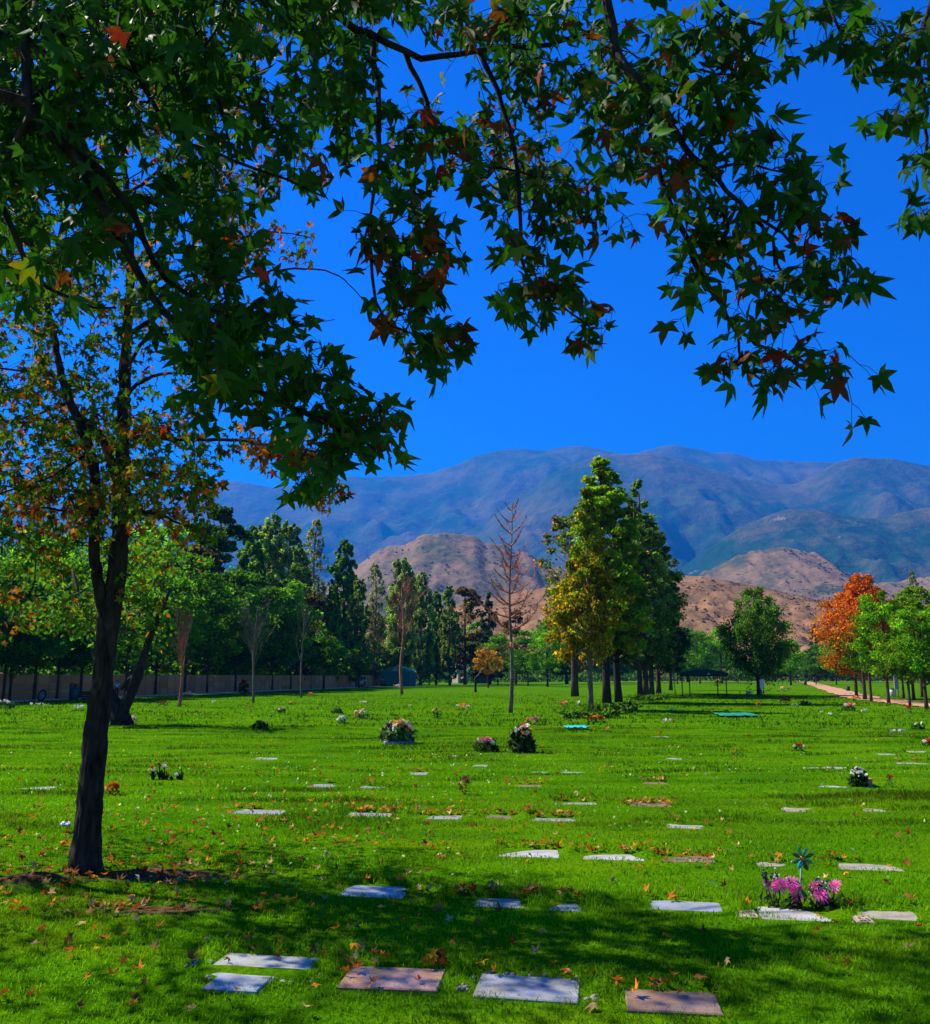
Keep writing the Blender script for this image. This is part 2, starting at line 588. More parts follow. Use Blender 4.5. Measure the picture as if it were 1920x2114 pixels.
def ribbon(name, pts, widths, mat, lift):
    """a path lying on the lawn along ground points"""
    P = [np.array(p[:2]) for p in pts]
    V = []; W = []
    dense = []
    for i in range(len(P) - 1):
        for s in np.linspace(0, 1, 12, endpoint=False):
            dense.append((P[i] * (1 - s) + P[i + 1] * s, widths[i] * (1 - s) + widths[i + 1] * s))
    dense.append((P[-1], widths[-1]))
    k = 7
    for i, (p, w) in enumerate(dense):
        a = dense[max(i - 1, 0)][0]; b = dense[min(i + 1, len(dense) - 1)][0]
        d = (b - a) / np.linalg.norm(b - a)
        nrm = np.array((-d[1], d[0]))
        j = 1 + .12 * math.sin(i * 1.7) + .08 * math.sin(i * .6)
        for s in np.linspace(-.5, .5, k):
            q = p + nrm * s * w * (j if abs(s) > .4 else 1)
            V.append((q[0], q[1], float(H(q[0], q[1])) + lift))
    i = np.arange((len(dense) - 1) * k).reshape(-1, k)[:, :-1].ravel()
    me = mesh_np(name, V, np.stack([i, i + 1, i + k + 1, i + k], 1), mat)
    return tag(link(name, me), kind='structure')


t = NT('path_earth')
n1 = t.noise(1.2, 6, 0.65, vec=t.coord())
M['path'] = t.done(t.bsdf(t.ramp(n1, [(0.3, (0.36, 0.17, 0.09)), (0.7, (0.56, 0.32, 0.18))]), 0.95, t.bump(n1, 0.4, 0.03), 0.1))
_pp = [(1622, 1402.5), (1660, 1407), (1690, 1415.5), (1720, 1424.5), (1750, 1433.5), (1790, 1443), (1850, 1449.5), (1920, 1456.5), (2010, 1466)]
ribbon('dirt_path', [G(*p) for p in _pp], [3.2, 2.8, 2.6, 2.5, 2.4, 2.5, 2.6, 2.7, 2.8], M['path'], 0.05)
ribbon('cross_path', [(40, 262), (70, 262), (100, 262), (150, 262)], [7, 7, 7, 7], M['path'], 0.09)


# ------------------------------------------------------------------ hills and mountains
def hill_mat(name, tan, scrub, scale, lo, hi, dots=None, rock=None):
    t = NT(name)
    co = t.coord()
    n1 = t.noise(scale, 8, 0.62, vec=co)
    n2 = t.noise(scale * 7, 6, 0.7, vec=co)
    f = t.n('ShaderNodeMath', _operation='MULTIPLY_ADD', i0=n2, i1=0.45, i2=n1).outputs[0]
    c = t.ramp(f, [(lo, scrub), (hi, tan)])
    if dots:
        v = t.n('ShaderNodeTexVoronoi', Vector=co, Scale=dots)
        f2 = t.n('ShaderNodeMath', _operation='ADD', i0=v.outputs['Distance'], i1=t.n('ShaderNodeMath', _operation='MULTIPLY', i0=n2, i1=0.6).outputs[0]).outputs[0]
        c = t.mix(t.ramp(f2, [(0.40, (0.85,) * 3), (0.50, (0,) * 3)]), c, scrub)
    if rock:
        n3 = t.noise(scale * 3.1, 9, 0.75, vec=co)
        c = t.mix(t.ramp(n3, [(0.62, (0,) * 3), (0.70, (0.8,) * 3)]), c, rock)
    return t.done(t.bsdf(c, 0.95, t.bump(f, 0.7, 1.2 / scale * 0.12), 0.05))


def ridged(x, y, seed, octv=5):
    s = 0; a = .5; f = 1.0
    for k in range(octv):
        s = s + a * (1 - np.abs(2 * vnoise(np.asarray(x) * f, np.asarray(y) * f, seed + 31 * k) - 1))
        a *= .5; f *= 2.1
    return s


HILLF = {}


def make_hill(name, crest, Y, D, mat, gul, lam, seed, nx=330, ny=90, jag=0.012, back=0.6, power=1.25):
    cp = np.array([at(px, py, Y) for px, py in crest])
    x0, x1 = cp[0, 0], cp[-1, 0]
    xs = np.linspace(x0, x1, nx)
    zc = np.interp(xs, cp[:, 0], cp[:, 2])
    ker = np.ones(7) / 7
    zc = np.convolve(np.pad(zc, 3, 'edge'), ker, 'valid')
    zmax = zc.max()
    zc = zc + (fbm(xs / lam * 3.0, xs * 0, seed + 5, 5) - .5) * zmax * jag * 2.4
    v = np.concatenate([np.linspace(0, 1, ny), 1 + back * np.linspace(0, 1, 14)[1:]])
    X, Vv = np.meshgrid(xs, v)
    Zc = np.tile(zc, (len(v), 1))
    prof = np.where(Vv <= 1, np.clip(Vv, 0, 1) ** power, 1 - ((Vv - 1) / back) ** 1.4 * .9)
    Yw = Y - D * (1 - Vv)
    warp = (fbm(X / lam * .8, Yw / lam * .8, seed + 9, 3) - .5) * lam * 1.3
    r = ridged((X + warp + (Yw - Y) * .35) / lam, Yw / (lam * 2.2), seed)
    env = np.sin(np.pi * np.clip(Vv, 0, 1) ** .8) * (Vv <= 1)
    Z = Zc * prof + (r - .62) * gul * env + (fbm(X / lam * 5, Yw / lam * 5, seed + 77, 4) - .5) * gul * .35 * np.clip(env + .12, 0, 1)
    Z = Z + (ridged((X - warp * .6 + (Yw - Y) * .2) / lam * 3.3, Yw / lam * 1.6, seed + 200, 4) - .62) * gul * .30 * np.clip(env + .10, 0, 1)
    Z = np.where(Vv < .02, -2.0, Z)
    P = np.stack([X.ravel(), Yw.ravel(), Z.ravel()], 1)
    i = np.arange((len(v) - 1) * nx).reshape(-1, nx)[:, :-1].ravel()
    me = mesh_np(name, P, np.stack([i, i + 1, i + nx + 1, i + nx], 1), mat, smooth=True)
    HILLF[name] = (xs, v, Z, Y, D)
    return tag(link(name, me), kind='structure')


M['range'] = hill_mat('range_scrub', (0.15, 0.11, 0.05), (0.012, 0.052, 0.015), 0.002, 0.62, 1.0)
M['spur'] = hill_mat('spur_scrub', (0.19, 0.13, 0.07), (0.012, 0.052, 0.016), 0.0024, 0.66, 1.05, rock=(0.34, 0.27, 0.22))
M['hump'] = hill_mat('hump_scrub', (0.23, 0.145, 0.075), (0.045, 0.065, 0.028), 0.012, 0.56, 0.80, dots=0.05)
M['tan'] = hill_mat('tan_grass', (0.31, 0.165, 0.07), (0.075, 0.052, 0.022), 0.035, 0.48, 0.84)

make_hill('mountain_range', [(-900, 1120), (-500, 1060), (0, 1045), (300, 1025), (420, 1005), (490, 988), (560, 1000), (640, 1002), (700, 985), (760, 982), (830, 980), (880, 978),
          (940, 965), (985, 943), (1020, 930), (1070, 925), (1120, 926), (1165, 922), (1200, 913), (1235, 922), (1262, 934), (1300, 934), (1350, 926), (1385, 919), (1420, 925),
          (1470, 935), (1540, 944), (1600, 950), (1660, 952), (1720, 950), (1800, 948), (1920, 958), (2200, 950), (2700, 1000)],
          7000, 3400, M['range'], 700, 1000, 4, nx=420, ny=120)
make_hill('mountain_spur', [(560, 1210), (760, 1180), (900, 1130), (1000, 1080), (1080, 1020), (1160, 965), (1240, 940), (1330, 936), (1400, 950), (1470, 968), (1530, 985), (1590, 1000), (1640, 1003), (1690, 975), (1730, 952), (1790, 944), (1850, 948), (1920, 966), (2150, 990), (2600, 1060)],
          5300, 2300, M['range'], 420, 800, 21, nx=380, ny=110)
make_hill('dark_spur', [(1180, 1290), (1300, 1240), (1390, 1185), (1470, 1128), (1530, 1088), (1580, 1064), (1630, 1050), (1700, 1053), (1760, 1070), (1800, 1074), (1850, 1060), (1920, 1045), (2200, 1060), (2500, 1120)],
          3500, 1250, M['spur'], 190, 520, 33, nx=300, ny=80)
make_hill('round_hill', [(560, 1260), (660, 1215), (720, 1175), (780, 1142), (830, 1119), (880, 1106), (930, 1101), (985, 1108), (1040, 1128), (1100, 1152), (1160, 1180), (1240, 1205), (1340, 1225), (1400, 1205), (1470, 1168), (1540, 1138), (1600, 1126), (1650, 1132), (1705, 1156), (1770, 1192), (1830, 1205), (1920, 1190), (2060, 1170), (2300, 1240)],
          1700, 650, M['hump'], 42, 120, 41, nx=320, ny=80, jag=.035)
make_hill('tan_hill', [(300, 1330), (700, 1290), (1000, 1240), (1150, 1205), (1280, 1188), (1380, 1186), (1450, 1192), (1520, 1201), (1600, 1215), (1680, 1234), (1760, 1256), (1860, 1285), (1990, 1310), (2300, 1345)],
          640, 240, M['tan'], 18, 42, 55, nx=320, ny=90, jag=.02)


def hill_shrubs(name, hill, n, smin, smax, seed, label):
    """dry-hill bushes, far too many to count: one object"""
    xs, v, Z, Y, D = HILLF[hill]
    r = np.random.default_rng(seed)
    k = 0
    VV = []; FF = []; CC = []
    base = []
    for a in range(3):
        for b in range(5):
            th = b / 5 * 2 * math.pi + a * .6
            rr = (1.0, .9, .45)[a]
            base.append((rr * math.cos(th), rr * math.sin(th), (0, .55, .95)[a]))
    base = np.array(base)
    bf = []
    for a in range(2):
        for b in range(5):
            bf.append((a * 5 + b, a * 5 + (b + 1) % 5, a * 5 + 5 + (b + 1) % 5, a * 5 + 5 + b))
    bf = np.array(bf)
    top = np.array([[10, 11, 12], [10, 12, 13], [10, 13, 14]])
    T = []
    for _ in range(n):
        xi = r.uniform(0.05, .95) * (len(xs) - 1); vi = r.uniform(.2, 1.0) * 89 if len(v) > 95 else r.uniform(.2, 1) * 79
        i, j = int(xi), int(vi)
        x = np.interp(xi, np.arange(len(xs)), xs); vv = np.interp(vi, np.arange(len(v)), v)
        if fbm(x / 30, vv * 6, seed, 3) < .42: continue
        z = Z[j, i]
        s = r.uniform(smin, smax) ** 1.0
        p = base * s * r.uniform(.7, 1.3, (15, 1)) + np.array((x, Y - D * (1 - vv), z - .15 * s))
        VV.append(p); FF.append(bf + k); T.append(top + k)
        c = np.array((0.11, 0.075, 0.035)) * r.uniform(.6, 1.4)
        if r.random() < .3: c = np.array((0.05, .075, .035)) * r.uniform(.7, 1.3)
        CC.append(np.tile(c, (15, 1)))
        k += 15
    me = mesh_np(name, np.concatenate(VV), [np.concatenate(FF), np.concatenate(T)], M['leaf_far'], np.concatenate(CC))
    tag(link(name, me), label, kind='stuff')


hill_shrubs('hillside_shrubs', 'tan_hill', 9000, .25, 1.0, 3, 'dark dry bushes dotted over the near tan hillside')
hill_shrubs('hillside_bushes', 'round_hill', 7000, .8, 2.8, 8, 'dark bushes spotting the round hill behind the poplars')


# ------------------------------------------------------------------ the air
def build_haze():
    mb = MB()
    mb.box((0, 4600, 1000), (20000, 10400, 2006))
    t = NT('haze')
    v = t.n('ShaderNodeVolumePrincipled')
    v.inputs['Color'].default_value = (0.02, 0.28, 1.0, 1)
    v.inputs['Density'].default_value = HAZE_DENSITY
    v.inputs['Anisotropy'].default_value = 0.2
    t.t.links.new(v.outputs[0], t.out.inputs['Volume'])
    o = mb.build('haze', t.m)
    tag(o, kind='stuff')


HAZE_DENSITY = 0.000115
build_haze()

# ------------------------------------------------------------------ boundary wall
WA = np.array(ground(0, 1448.5)[:2]); WB = np.array(ground(640, 1422.5)[:2])
WD = (WB - WA) / np.linalg.norm(WB - WA)
WN = np.array((WD[1], -WD[0]))            # towards the lawn
if WN[1] > 0 and WN[0] < 0: WN = -WN
WANG = math.atan2(WD[1], WD[0])


def wallpt(s, off=0.0):
    p = WA + WD * s + WN * off
    return p


def wall_s(px):
    """distance along the wall where a photo column meets it"""
    k = (px - PW / 2) / F_PX / ray(960, 1396)[1]
    # x = k*y  ->  WA.x + s*WD.x = k (WA.y + s*WD.y)
    return (k * WA[1] - WA[0]) / (WD[0] - k * WD[1])


def build_wall():
    w = thing('boundary_wall', 'long brown concrete panel wall along the left edge of the lawn under the trees', 'wall', (WA[0], WA[1], 0), WANG)
    bay, hgt, rows = 1.28, 1.66, 3
    rh = hgt / rows
    meshes = []
    for k in range(6):
        mb = MB()
        c = np.array((0.50, 0.21, 0.075)) * random.uniform(.75, 1.2) + np.array((random.uniform(-.02, .03), 0, 0))
        mb.slab((0, 0, 0), (bay - .13, .06, rh - .012), b=.008, col=tuple(c))
        meshes.append(mb.mesh('panel', M['stone']))
    pm = MB(); pm.slab((0, 0, (hgt + .05) / 2 - .05), (.12, .13, hgt + .15), b=.02, col=(0.42, 0.19, 0.075))
    pme = pm.mesh('post', M['stone'])
    cap = MB(); cap.slab((0, 0, 0), (bay - .125, .10, .05), b=.012, col=(0.30, 0.24, 0.17))
    capm = cap.mesh('coping', M['stone'])
    s0 = -22; n_near = 62; n_all = 100
    for i in range(n_near):
        x = s0 + i * bay
        z0 = 0
        link('post', pme, w, (x, 0, 0))
        if x < -4: rr = 1
        for r in range(rows):
            link('panel', random.choice(meshes), w, (x + bay / 2, random.uniform(-.008, .008), rh * (r + .5)))
        link('coping', capm, w, (x + bay / 2, 0, hgt + .027))
    mb = MB()
    for i in range(n_near, n_all):
        x = s0 + i * bay
        mb.slab((x, 0, (hgt + .05) / 2), (.12, .13, hgt + .05), b=.02, col=(0.42, 0.19, 0.075))
        for r in range(rows):
            c = np.array((0.50, 0.21, 0.075)) * random.uniform(.75, 1.2)
            mb.slab((x + bay / 2, 0, rh * (r + .5)), (bay - .13, .06, rh - .012), b=.008, col=tuple(c))
        mb.slab((x + bay / 2, 0, hgt + .027), (bay - .125, .10, .05), b=.012, col=(0.30, 0.24, 0.17))
    tag(mb.build('far_panels', M['stone'], w), kind='stuff')
    # low kerb between wall strip and lawn
    kb = MB()
    for i in range(62):
        p = wallpt(-20 + i * 2.0, 1.6)
        kb.slab((p[0], p[1], .03 + .01 * random.random()), (1.97, .16, .14), WANG, .015, (0.42, 0.38, 0.30))
    tag(kb.build('kerb', M['stone']), kind='structure')
    # worn earth strip under the trees
    V = []; Fq = []
    for i in range(70):
        for off in (1.5, .5, -.5):
            p = wallpt(-22 + i * 2.0, off)
            V.append((p[0], p[1], float(H(p[0], p[1])) + .02))
    for i in range(69):
        for k in range(2):
            a = i * 3 + k
            Fq.append((a, a + 1, a + 4, a + 3))
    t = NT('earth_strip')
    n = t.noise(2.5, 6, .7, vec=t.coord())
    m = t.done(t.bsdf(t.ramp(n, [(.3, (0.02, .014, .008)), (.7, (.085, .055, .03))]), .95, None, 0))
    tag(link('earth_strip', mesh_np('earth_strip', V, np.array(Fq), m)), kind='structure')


build_wall()


# ------------------------------------------------------------------ generic trees
def leaf_cards(P, size, rng, up=0.5, aspect=1.6, tips=None):
    """one bent leaf-shaped quad per point -> verts (4n,3), faces (n,4)"""
    n = len(P)
    d = rng.normal(size=(n, 3)); d[:, 2] += up * rng.normal(size=n) * .3
    if tips is not None: d = d * .8 + tips
    d /= np.linalg.norm(d, axis=1, keepdims=True)
    nr = rng.normal(size=(n, 3)); nr[:, 2] += up
    s = np.cross(d, nr); s /= np.linalg.norm(s, axis=1, keepdims=True) + 1e-9
    nn = np.cross(s, d)
    sz = size * 1.22 * rng.uniform(.55, 1.45, (n, 1))
    w = sz / aspect
    a = P - d * sz * .5
    b = P + s * w * .5 + nn * sz * .12
    c = P + d * sz * .5 - nn * sz * .10
    e = P - s * w * .5 + nn * sz * .12
    V = np.stack([a, b, c, e], 1).reshape(-1, 3)
    F = np.arange(4 * n).reshape(n, 4)
    return V, F


def bg_tree_meshes(seed, h, th, R, prof, nclump, nleaf, lsize, pal, trunk_r, bark, lean=0.0, clump=.55, gap=.0, limbs=True, hang=0.0, wav=0.0, sep=1.0):
    """h height, th height of the lowest foliage, R crown radius, prof(t)->0..1, pal(t, u, rng)->colour"""
    rng = np.random.default_rng(seed)
    mb = MB(); lb = MB()
    lx = lean * h

    def axis(z):
        t = z / h
        return np.array((lx * max(t, 0) ** 1.3 + wav * math.sin(t * 7 + seed), wav * .6 * math.sin(t * 5 + 2 * seed), z))
    zs = np.linspace(-.15, h * .93, 12)
    tr = [trunk_r * (1.25 if z < 0 else 1) * (1 - .9 * max(z, 0) / h) ** .8 + .012 for z in zs]
    mb.tube([axis(z) for z in zs], tr, 8)
    P = []; Cc = []; T = []
    k = 0; tries = 0
    while k < nclump and tries < nclump * 20:
        tries += 1
        t = rng.uniform(0, 1)
        if rng.uniform() > .25 + .75 * prof(t): continue
        rr = prof(t) * R * math.sqrt(rng.uniform(.08, 1.0)) * rng.uniform(.8, 1.12)
        a = rng.uniform(0, 2 * math.pi)
        z = th + t * (h - th)
        c = axis(z) + np.array((rr * math.cos(a), rr * math.sin(a), 0))
        if gap and fbm(c[0] / (R * gap) + seed, (c[2] + c[1] * .7) / (R * gap), seed, 2) < .44: continue
        k += 1
        if limbs:
            zb = max(th * .75, z - rr * rng.uniform(.5, 1.1) - .2)
            b = axis(zb)
            m = (b + c) / 2 + np.array((0, 0, -.12 * rr))
            r0 = max(.012, trunk_r * .28 * (1 - t * .7))
            lb.tube([b, m, c], [r0, r0 * .6, r0 * .25], 4, cap=False)
        cs = clump * R * (.45 + .55 * prof(t)) * rng.uniform(.5, 1.15)
        n = int(nleaf * rng.uniform(.6, 1.3))
        q = rng.normal(size=(n, 3))
        q *= (rng.uniform(0, 1, (n, 1)) ** .5) / (np.linalg.norm(q, axis=1, keepdims=True) + 1e-9)
        q = q * cs * np.array((1, 1, .7 * sep))
        if hang:
            q[:, 2] -= rng.exponential(hang, n)
        P.append(c + q)
        u = rng.uniform()
        for j in range(n):
            Cc.append(pal(t, u, rng))
    P = np.concatenate(P)
    tips = None
    if hang: tips = np.tile((0, 0, -1.1), (len(P), 1))
    V, F = leaf_cards(P, lsize, rng, tips=tips)
    col = np.repeat(np.array(Cc), 4, 0)
    return mb.mesh('trunk', bark, True), mesh_np('crown', V, F, M['leaf_far'], col), (lb.mesh('limbs', bark) if limbs else None)


def bare_tree_mesh(seed, h, th, spread, bark, trunk_r, levels=4, kids=(4, 6), up=.55, droop=0.0, vase=False):
    rnd = random.Random(seed)
    mb = MB(); tb = MB()

    def branch(p, d, L, r, lev):
        pts = [p]; q = p.copy(); dd = d.copy()
        n = 5
        for i in range(n):
            dd = (dd + Vector((rnd.uniform(-.2, .2), rnd.uniform(-.2, .2), up * .16 - droop * .1))).normalized()
            q = q + dd * (L / n); pts.append(q.copy())
        mb.tube(pts, [r * (1 - .75 * i / n) for i in range(n + 1)], 5 if lev < 2 else 3, cap=False)
        if lev >= levels: return
        for k in range(rnd.randint(*kids)):
            i = rnd.randint(1, n)
            a = rnd.uniform(0, 2 * math.pi)
            side = Vector((math.cos(a), math.sin(a), rnd.uniform(-.1, .5)))
            nd = (dd * .75 + side * .8 * spread).normalized()
            branch(pts[i].copy(), nd, L * rnd.uniform(.45, .7), r * .5, lev + 1)
    top = h * (.55 if vase else .9)
    zs = np.linspace(-.15, top, 9)
    ax = [Vector((.05 * h * .3 * math.sin(z * 1.3 + seed), .03 * math.cos(z + seed), z)) for z in zs]
    tb.tube(ax, [trunk_r * (1 - .82 * max(z, 0) / top) + .01 for z in zs], 7)
    nb = 12 if not vase else 9
    for k in range(nb):
        t = rnd.uniform(th / top, .98)
        i = min(int(t * 8), 7)
        p = ax[i].lerp(ax[i + 1], t * 8 - i)
        a = k * 2.4 + rnd.uniform(-.4, .4)
        d = Vector((math.cos(a) * spread, math.sin(a) * spread, up + rnd.uniform(0, .5))).normalized()
        branch(p, d, (h - p.z) * rnd.uniform(.28, .5) + .07 * h, trunk_r * .38 * (1 - .5 * t), 1)
    return tb.mesh('trunk', bark, True), None, mb.mesh('branches', bark)


# crown outlines
P_round = lambda t: math.sqrt(max(0, 1 - (2 * t - .9) ** 2 / 1.25)) if t < .96 else .3
P_col = lambda t: (.55 + .45 * math.sin(math.pi * min(t * 1.15, 1))) * (1 - t ** 5) * .95 + .05
P_pop = lambda t: (.62 + .38 * math.sin(math.pi * min(t * 1.1, 1))) * max(0, 1 - t ** 7) ** .5 * .9 + .08
P_cone = lambda t: max(.05, 1 - t) ** .8
P_egg = lambda t: max(.08, math.sin(math.pi * (t * .86 + .10)) ** .8)
P_spire = lambda t: max(.06, (1 - t) ** .65 * (.55 + .45 * min(1, t * 5)))


def jit(c, rng, a=.28):
    c = np.array(c) * rng.uniform(1 - a * 1.5, 1 + a * 1.5) * 1.12
    return c * rng.uniform(.9, 1.1, 3)


def pal_green(base, alt=None, pa=.0, autumn=None, pb=0.0):
    def f(t, u, rng):
        k = .50 + 1.0 * u
        if autumn is not None and rng.uniform() < pb * (1.3 - t): return jit(autumn, rng, .35)
        if alt is not None and rng.uniform() < pa: return jit(alt, rng) * k
        return jit(base, rng) * k
    return f


G_DARK = (0.046, 0.121, 0.010); G_MID = (0.076, 0.190, 0.010); G_BRIGHT = (0.109, 0.259, 0.008)
G_YEL = (0.138, 0.196, 0.010); G_GREY = (0.161, 0.207, 0.075); A_YEL = (0.38, 0.21, 0.008); A_OR = (0.52, 0.15, 0.012); A_RED = (0.30, 0.05, 0.02)
A_BROWN = (0.12, 0.05, 0.018)

PROTO = {}


def proto(key, make):
    if key not in PROTO: PROTO[key] = make()
    return PROTO[key]


def plant_tree(name, label, px, base, top, kind, group, rot=0.0, Y=None, pos=None, wscale=1.0, cat='tree'):
    """stands a copy of a tree kind with its foot at photo pixel (px, base) and scales it to reach the pixel row top"""
    trunk, crown, limbs, h0 = PROTO[kind] if kind in PROTO else KINDS[kind]()
    PROTO[kind] = (trunk, crown, limbs, h0)
    if Y is not None:
        p = at(px, HORIZON, Y); p = np.array((p[0], Y, 0)); p[2] = float(H(p[0], p[1]))
    else: p = G(px, base)
    zt = at(px, top, p[1])[2]
    s = (zt - p[2]) / h0
    t = thing(name, label, cat, p, rot, group)
    t.scale = (s * wscale, s * wscale, s)
    link('trunk', trunk, t)
    if crown is not None: link('crown', crown, t)
    if limbs is not None: tag(link(limbs.name.split('.')[0], limbs, t), kind='stuff')
    return t


def mk(*a, **k):
    return lambda: (*bg_tree_meshes(*a, **k), a[1])


KINDS = {
    'dark_a': mk(1, 8.0, 2.1, 2.5, P_round, 77, 150, 0.156, pal_green(G_DARK, G_MID, .4), .085, M['bark'], clump=.36),
    'dark_b': mk(2, 8.0, 1.9, 2.2, P_egg, 75, 150, 0.150, pal_green(G_MID, G_BRIGHT, .3, A_BROWN, .05), .085, M['bark'], clump=.38, lean=.03),
    'dark_c': mk(3, 8.0, 2.3, 2.7, P_round, 80, 150, 0.162, pal_green(G_MID, G_YEL, .12), .085, M['bark'], clump=.35, lean=-.03),
    'bright': mk(4, 8.0, 2.0, 2.6, P_round, 75, 150, 0.156, pal_green(G_BRIGHT, G_MID, .35), .14, M['bark'], clump=.38),
    'tall_dark': mk(5, 20.0, 4.0, 4.6, P_egg, 112, 180, 0.300, pal_green((.020, .048, .016), G_DARK, .4), .4, M['bark'], clump=.26, gap=.5),
    'poplar_a': mk(6, 22.0, 1.5, 2.3, P_pop, 387, 100, 0.216, pal_green((.16, .25, .045), G_GREY, .4), .22, M['bark_grey'], clump=.17, gap=.30, wav=.15, sep=3.2),
    'poplar_b': mk(7, 22.0, 1.5, 1.9, P_pop, 319, 92, 0.204, pal_green(G_MID, G_GREY, .5, A_BROWN, .15), .20, M['bark_grey'], clump=.17, gap=.30, wav=.2, sep=3.2),
    'poplar_c': mk(8, 22.0, 1.5, 2.1, P_pop, 405, 100, 0.216, pal_green((.10, .19, .02), G_MID, .35), .22, M['bark'], clump=.17, gap=.30, wav=.1, sep=3.2),
    'poplar_thin': mk(9, 22.0, 2.0, 1.8, P_pop, 337, 36, 0.180, pal_green((.15, .15, .085), G_GREY, .5), .18, M['bark_grey'], clump=.17, gap=.30, wav=.15, sep=3.2),
    'brown_mix': mk(10, 12.0, 2.0, 2.7, P_egg, 77, 150, 0.216, pal_green((.05, .06, .014), A_BROWN, .3, A_OR, .06), .17, M['bark'], clump=.34, gap=.7),
    'conifer': mk(11, 13.0, 1.2, 2.7, P_cone, 112, 150, 0.204, pal_green((.014, .045, .014), (.03, .06, .02), .3), .2, M['bark'], clump=.22, hang=.12),
    'small_round': mk(12, 5.0, 1.5, 1.7, P_round, 57, 150, 0.120, pal_green(G_MID, G_BRIGHT, .35), .09, M['bark'], clump=.38),
    'small_yel': mk(13, 4.6, 1.7, 1.7, P_round, 42, 100, 0.120, pal_green((.20, .15, .02), A_OR, .35), .08, M['bark'], clump=.38, lean=-.05),
    'pepper': mk(14, 11.5, 2.6, 3.6, P_egg, 125, 240, 0.156, pal_green((.06, .15, .012), (.09, .16, .03), .35), .26, M['bark'], clump=.26, gap=.4, hang=.55),
    'cl_yellow': mk(15, 12.5, 3.0, 2.2, P_spire, 150, 180, 0.132, lambda t, u, r: jit(A_YEL if r.uniform() < .66 - .75 * t else ((.11, .19, .01) if r.uniform() < .8 else A_BROWN), r, .35) * (.7 + .5 * u), .13, M['bark_grey'], clump=.26, gap=.5, hang=.12),
    'cl_green': mk(16, 15.0, 3.5, 2.6, P_spire, 187, 200, 0.150, lambda t, u, r: jit(G_BRIGHT if r.uniform() < .55 else (G_YEL if r.uniform() < .6 + .2 * (1 - t) else A_YEL), r, .3) * (.55 + .7 * u), .19, M['bark_dark'], clump=.24, gap=.45),
    'cl_mid': mk(17, 15.0, 3.2, 2.4, P_spire, 175, 190, 0.150, lambda t, u, r: jit(G_BRIGHT if r.uniform() < .62 else (G_YEL if t > .3 else A_YEL), r, .3) * (.55 + .7 * u), .18, M['bark_dark'], clump=.25, gap=.45, lean=.01, wav=.22),
    'cl_dark': mk(18, 16.0, 2.6, 2.1, P_col, 287, 120, 0.162, pal_green((.07, .15, .022), G_GREY, .30, A_YEL, .06), .15, M['bark'], clump=.24, gap=.45, sep=1.5),
    'cl_black': mk(19, 9.5, 1.8, 2.4, P_egg, 87, 180, 0.168, pal_green((.022, .055, .014), (.04, .07, .02), .25), .2, M['bark'], clump=.33, gap=.5),
    'cl_thin': mk(20, 14.0, 3.0, 2.3, P_egg, 75, 90, 0.156, pal_green((.06, .085, .035), G_MID, .35, A_OR, .25), .22, M['bark'], clump=.30, gap=.5),
    'orange': mk(21, 8.0, 1.9, 2.3, P_round, 75, 160, 0.120, pal_green(A_OR, A_RED, .3, (.09, .15, .012), .28), .10, M['bark'], clump=.36),
    'red_top': mk(22, 9.0, 2.2, 2.2, P_egg, 87, 160, 0.126, lambda t, u, r: jit((.055, .14, .01) if r.uniform() > t * 2.6 - .35 else (A_RED if r.uniform() < .55 else A_OR), r, .3) * (.65 + .6 * u), .11, M['bark'], clump=.34),
    'green_row': mk(23, 7.0, 2.0, 1.9, P_round, 75, 160, 0.126, pal_green(G_MID, G_BRIGHT, .5, A_OR, .03), .10, M['bark'], clump=.36),
    'lime_row': mk(24, 7.5, 2.2, 2.0, P_egg, 75, 160, 0.132, pal_green((.075, .17, .01), G_YEL, .35), .10, M['bark'], clump=.36),
    'far_mass': mk(25, 9.0, 1.6, 4.6, P_round, 112, 160, 0.288, pal_green(G_DARK, G_MID, .5, A_BROWN, .05), .2, M['bark'], clump=.28),
    'bare_brown': lambda: (*bare_tree_mesh(31, 5.0, 1.5, .45, M['bark_red'], .11, 4, (3, 5), .8, vase=True), 4.6),
    'bare_grey': lambda: (*bare_tree_mesh(32, 6.5, 2.0, .6, M['bark_grey'], .11, 4, (4, 6), .4), 6.2),
    'bare_thin': lambda: (*bare_tree_mesh(33, 6.5, 2.2, .42, M['bark_grey'], .09, 4, (3, 4), .7), 6.3),
    'bare_rust': lambda: (*bare_tree_mesh(34, 7.0, 2.4, .7, M['bark_red'], .12, 4, (3, 5), .4), 6.4),
}

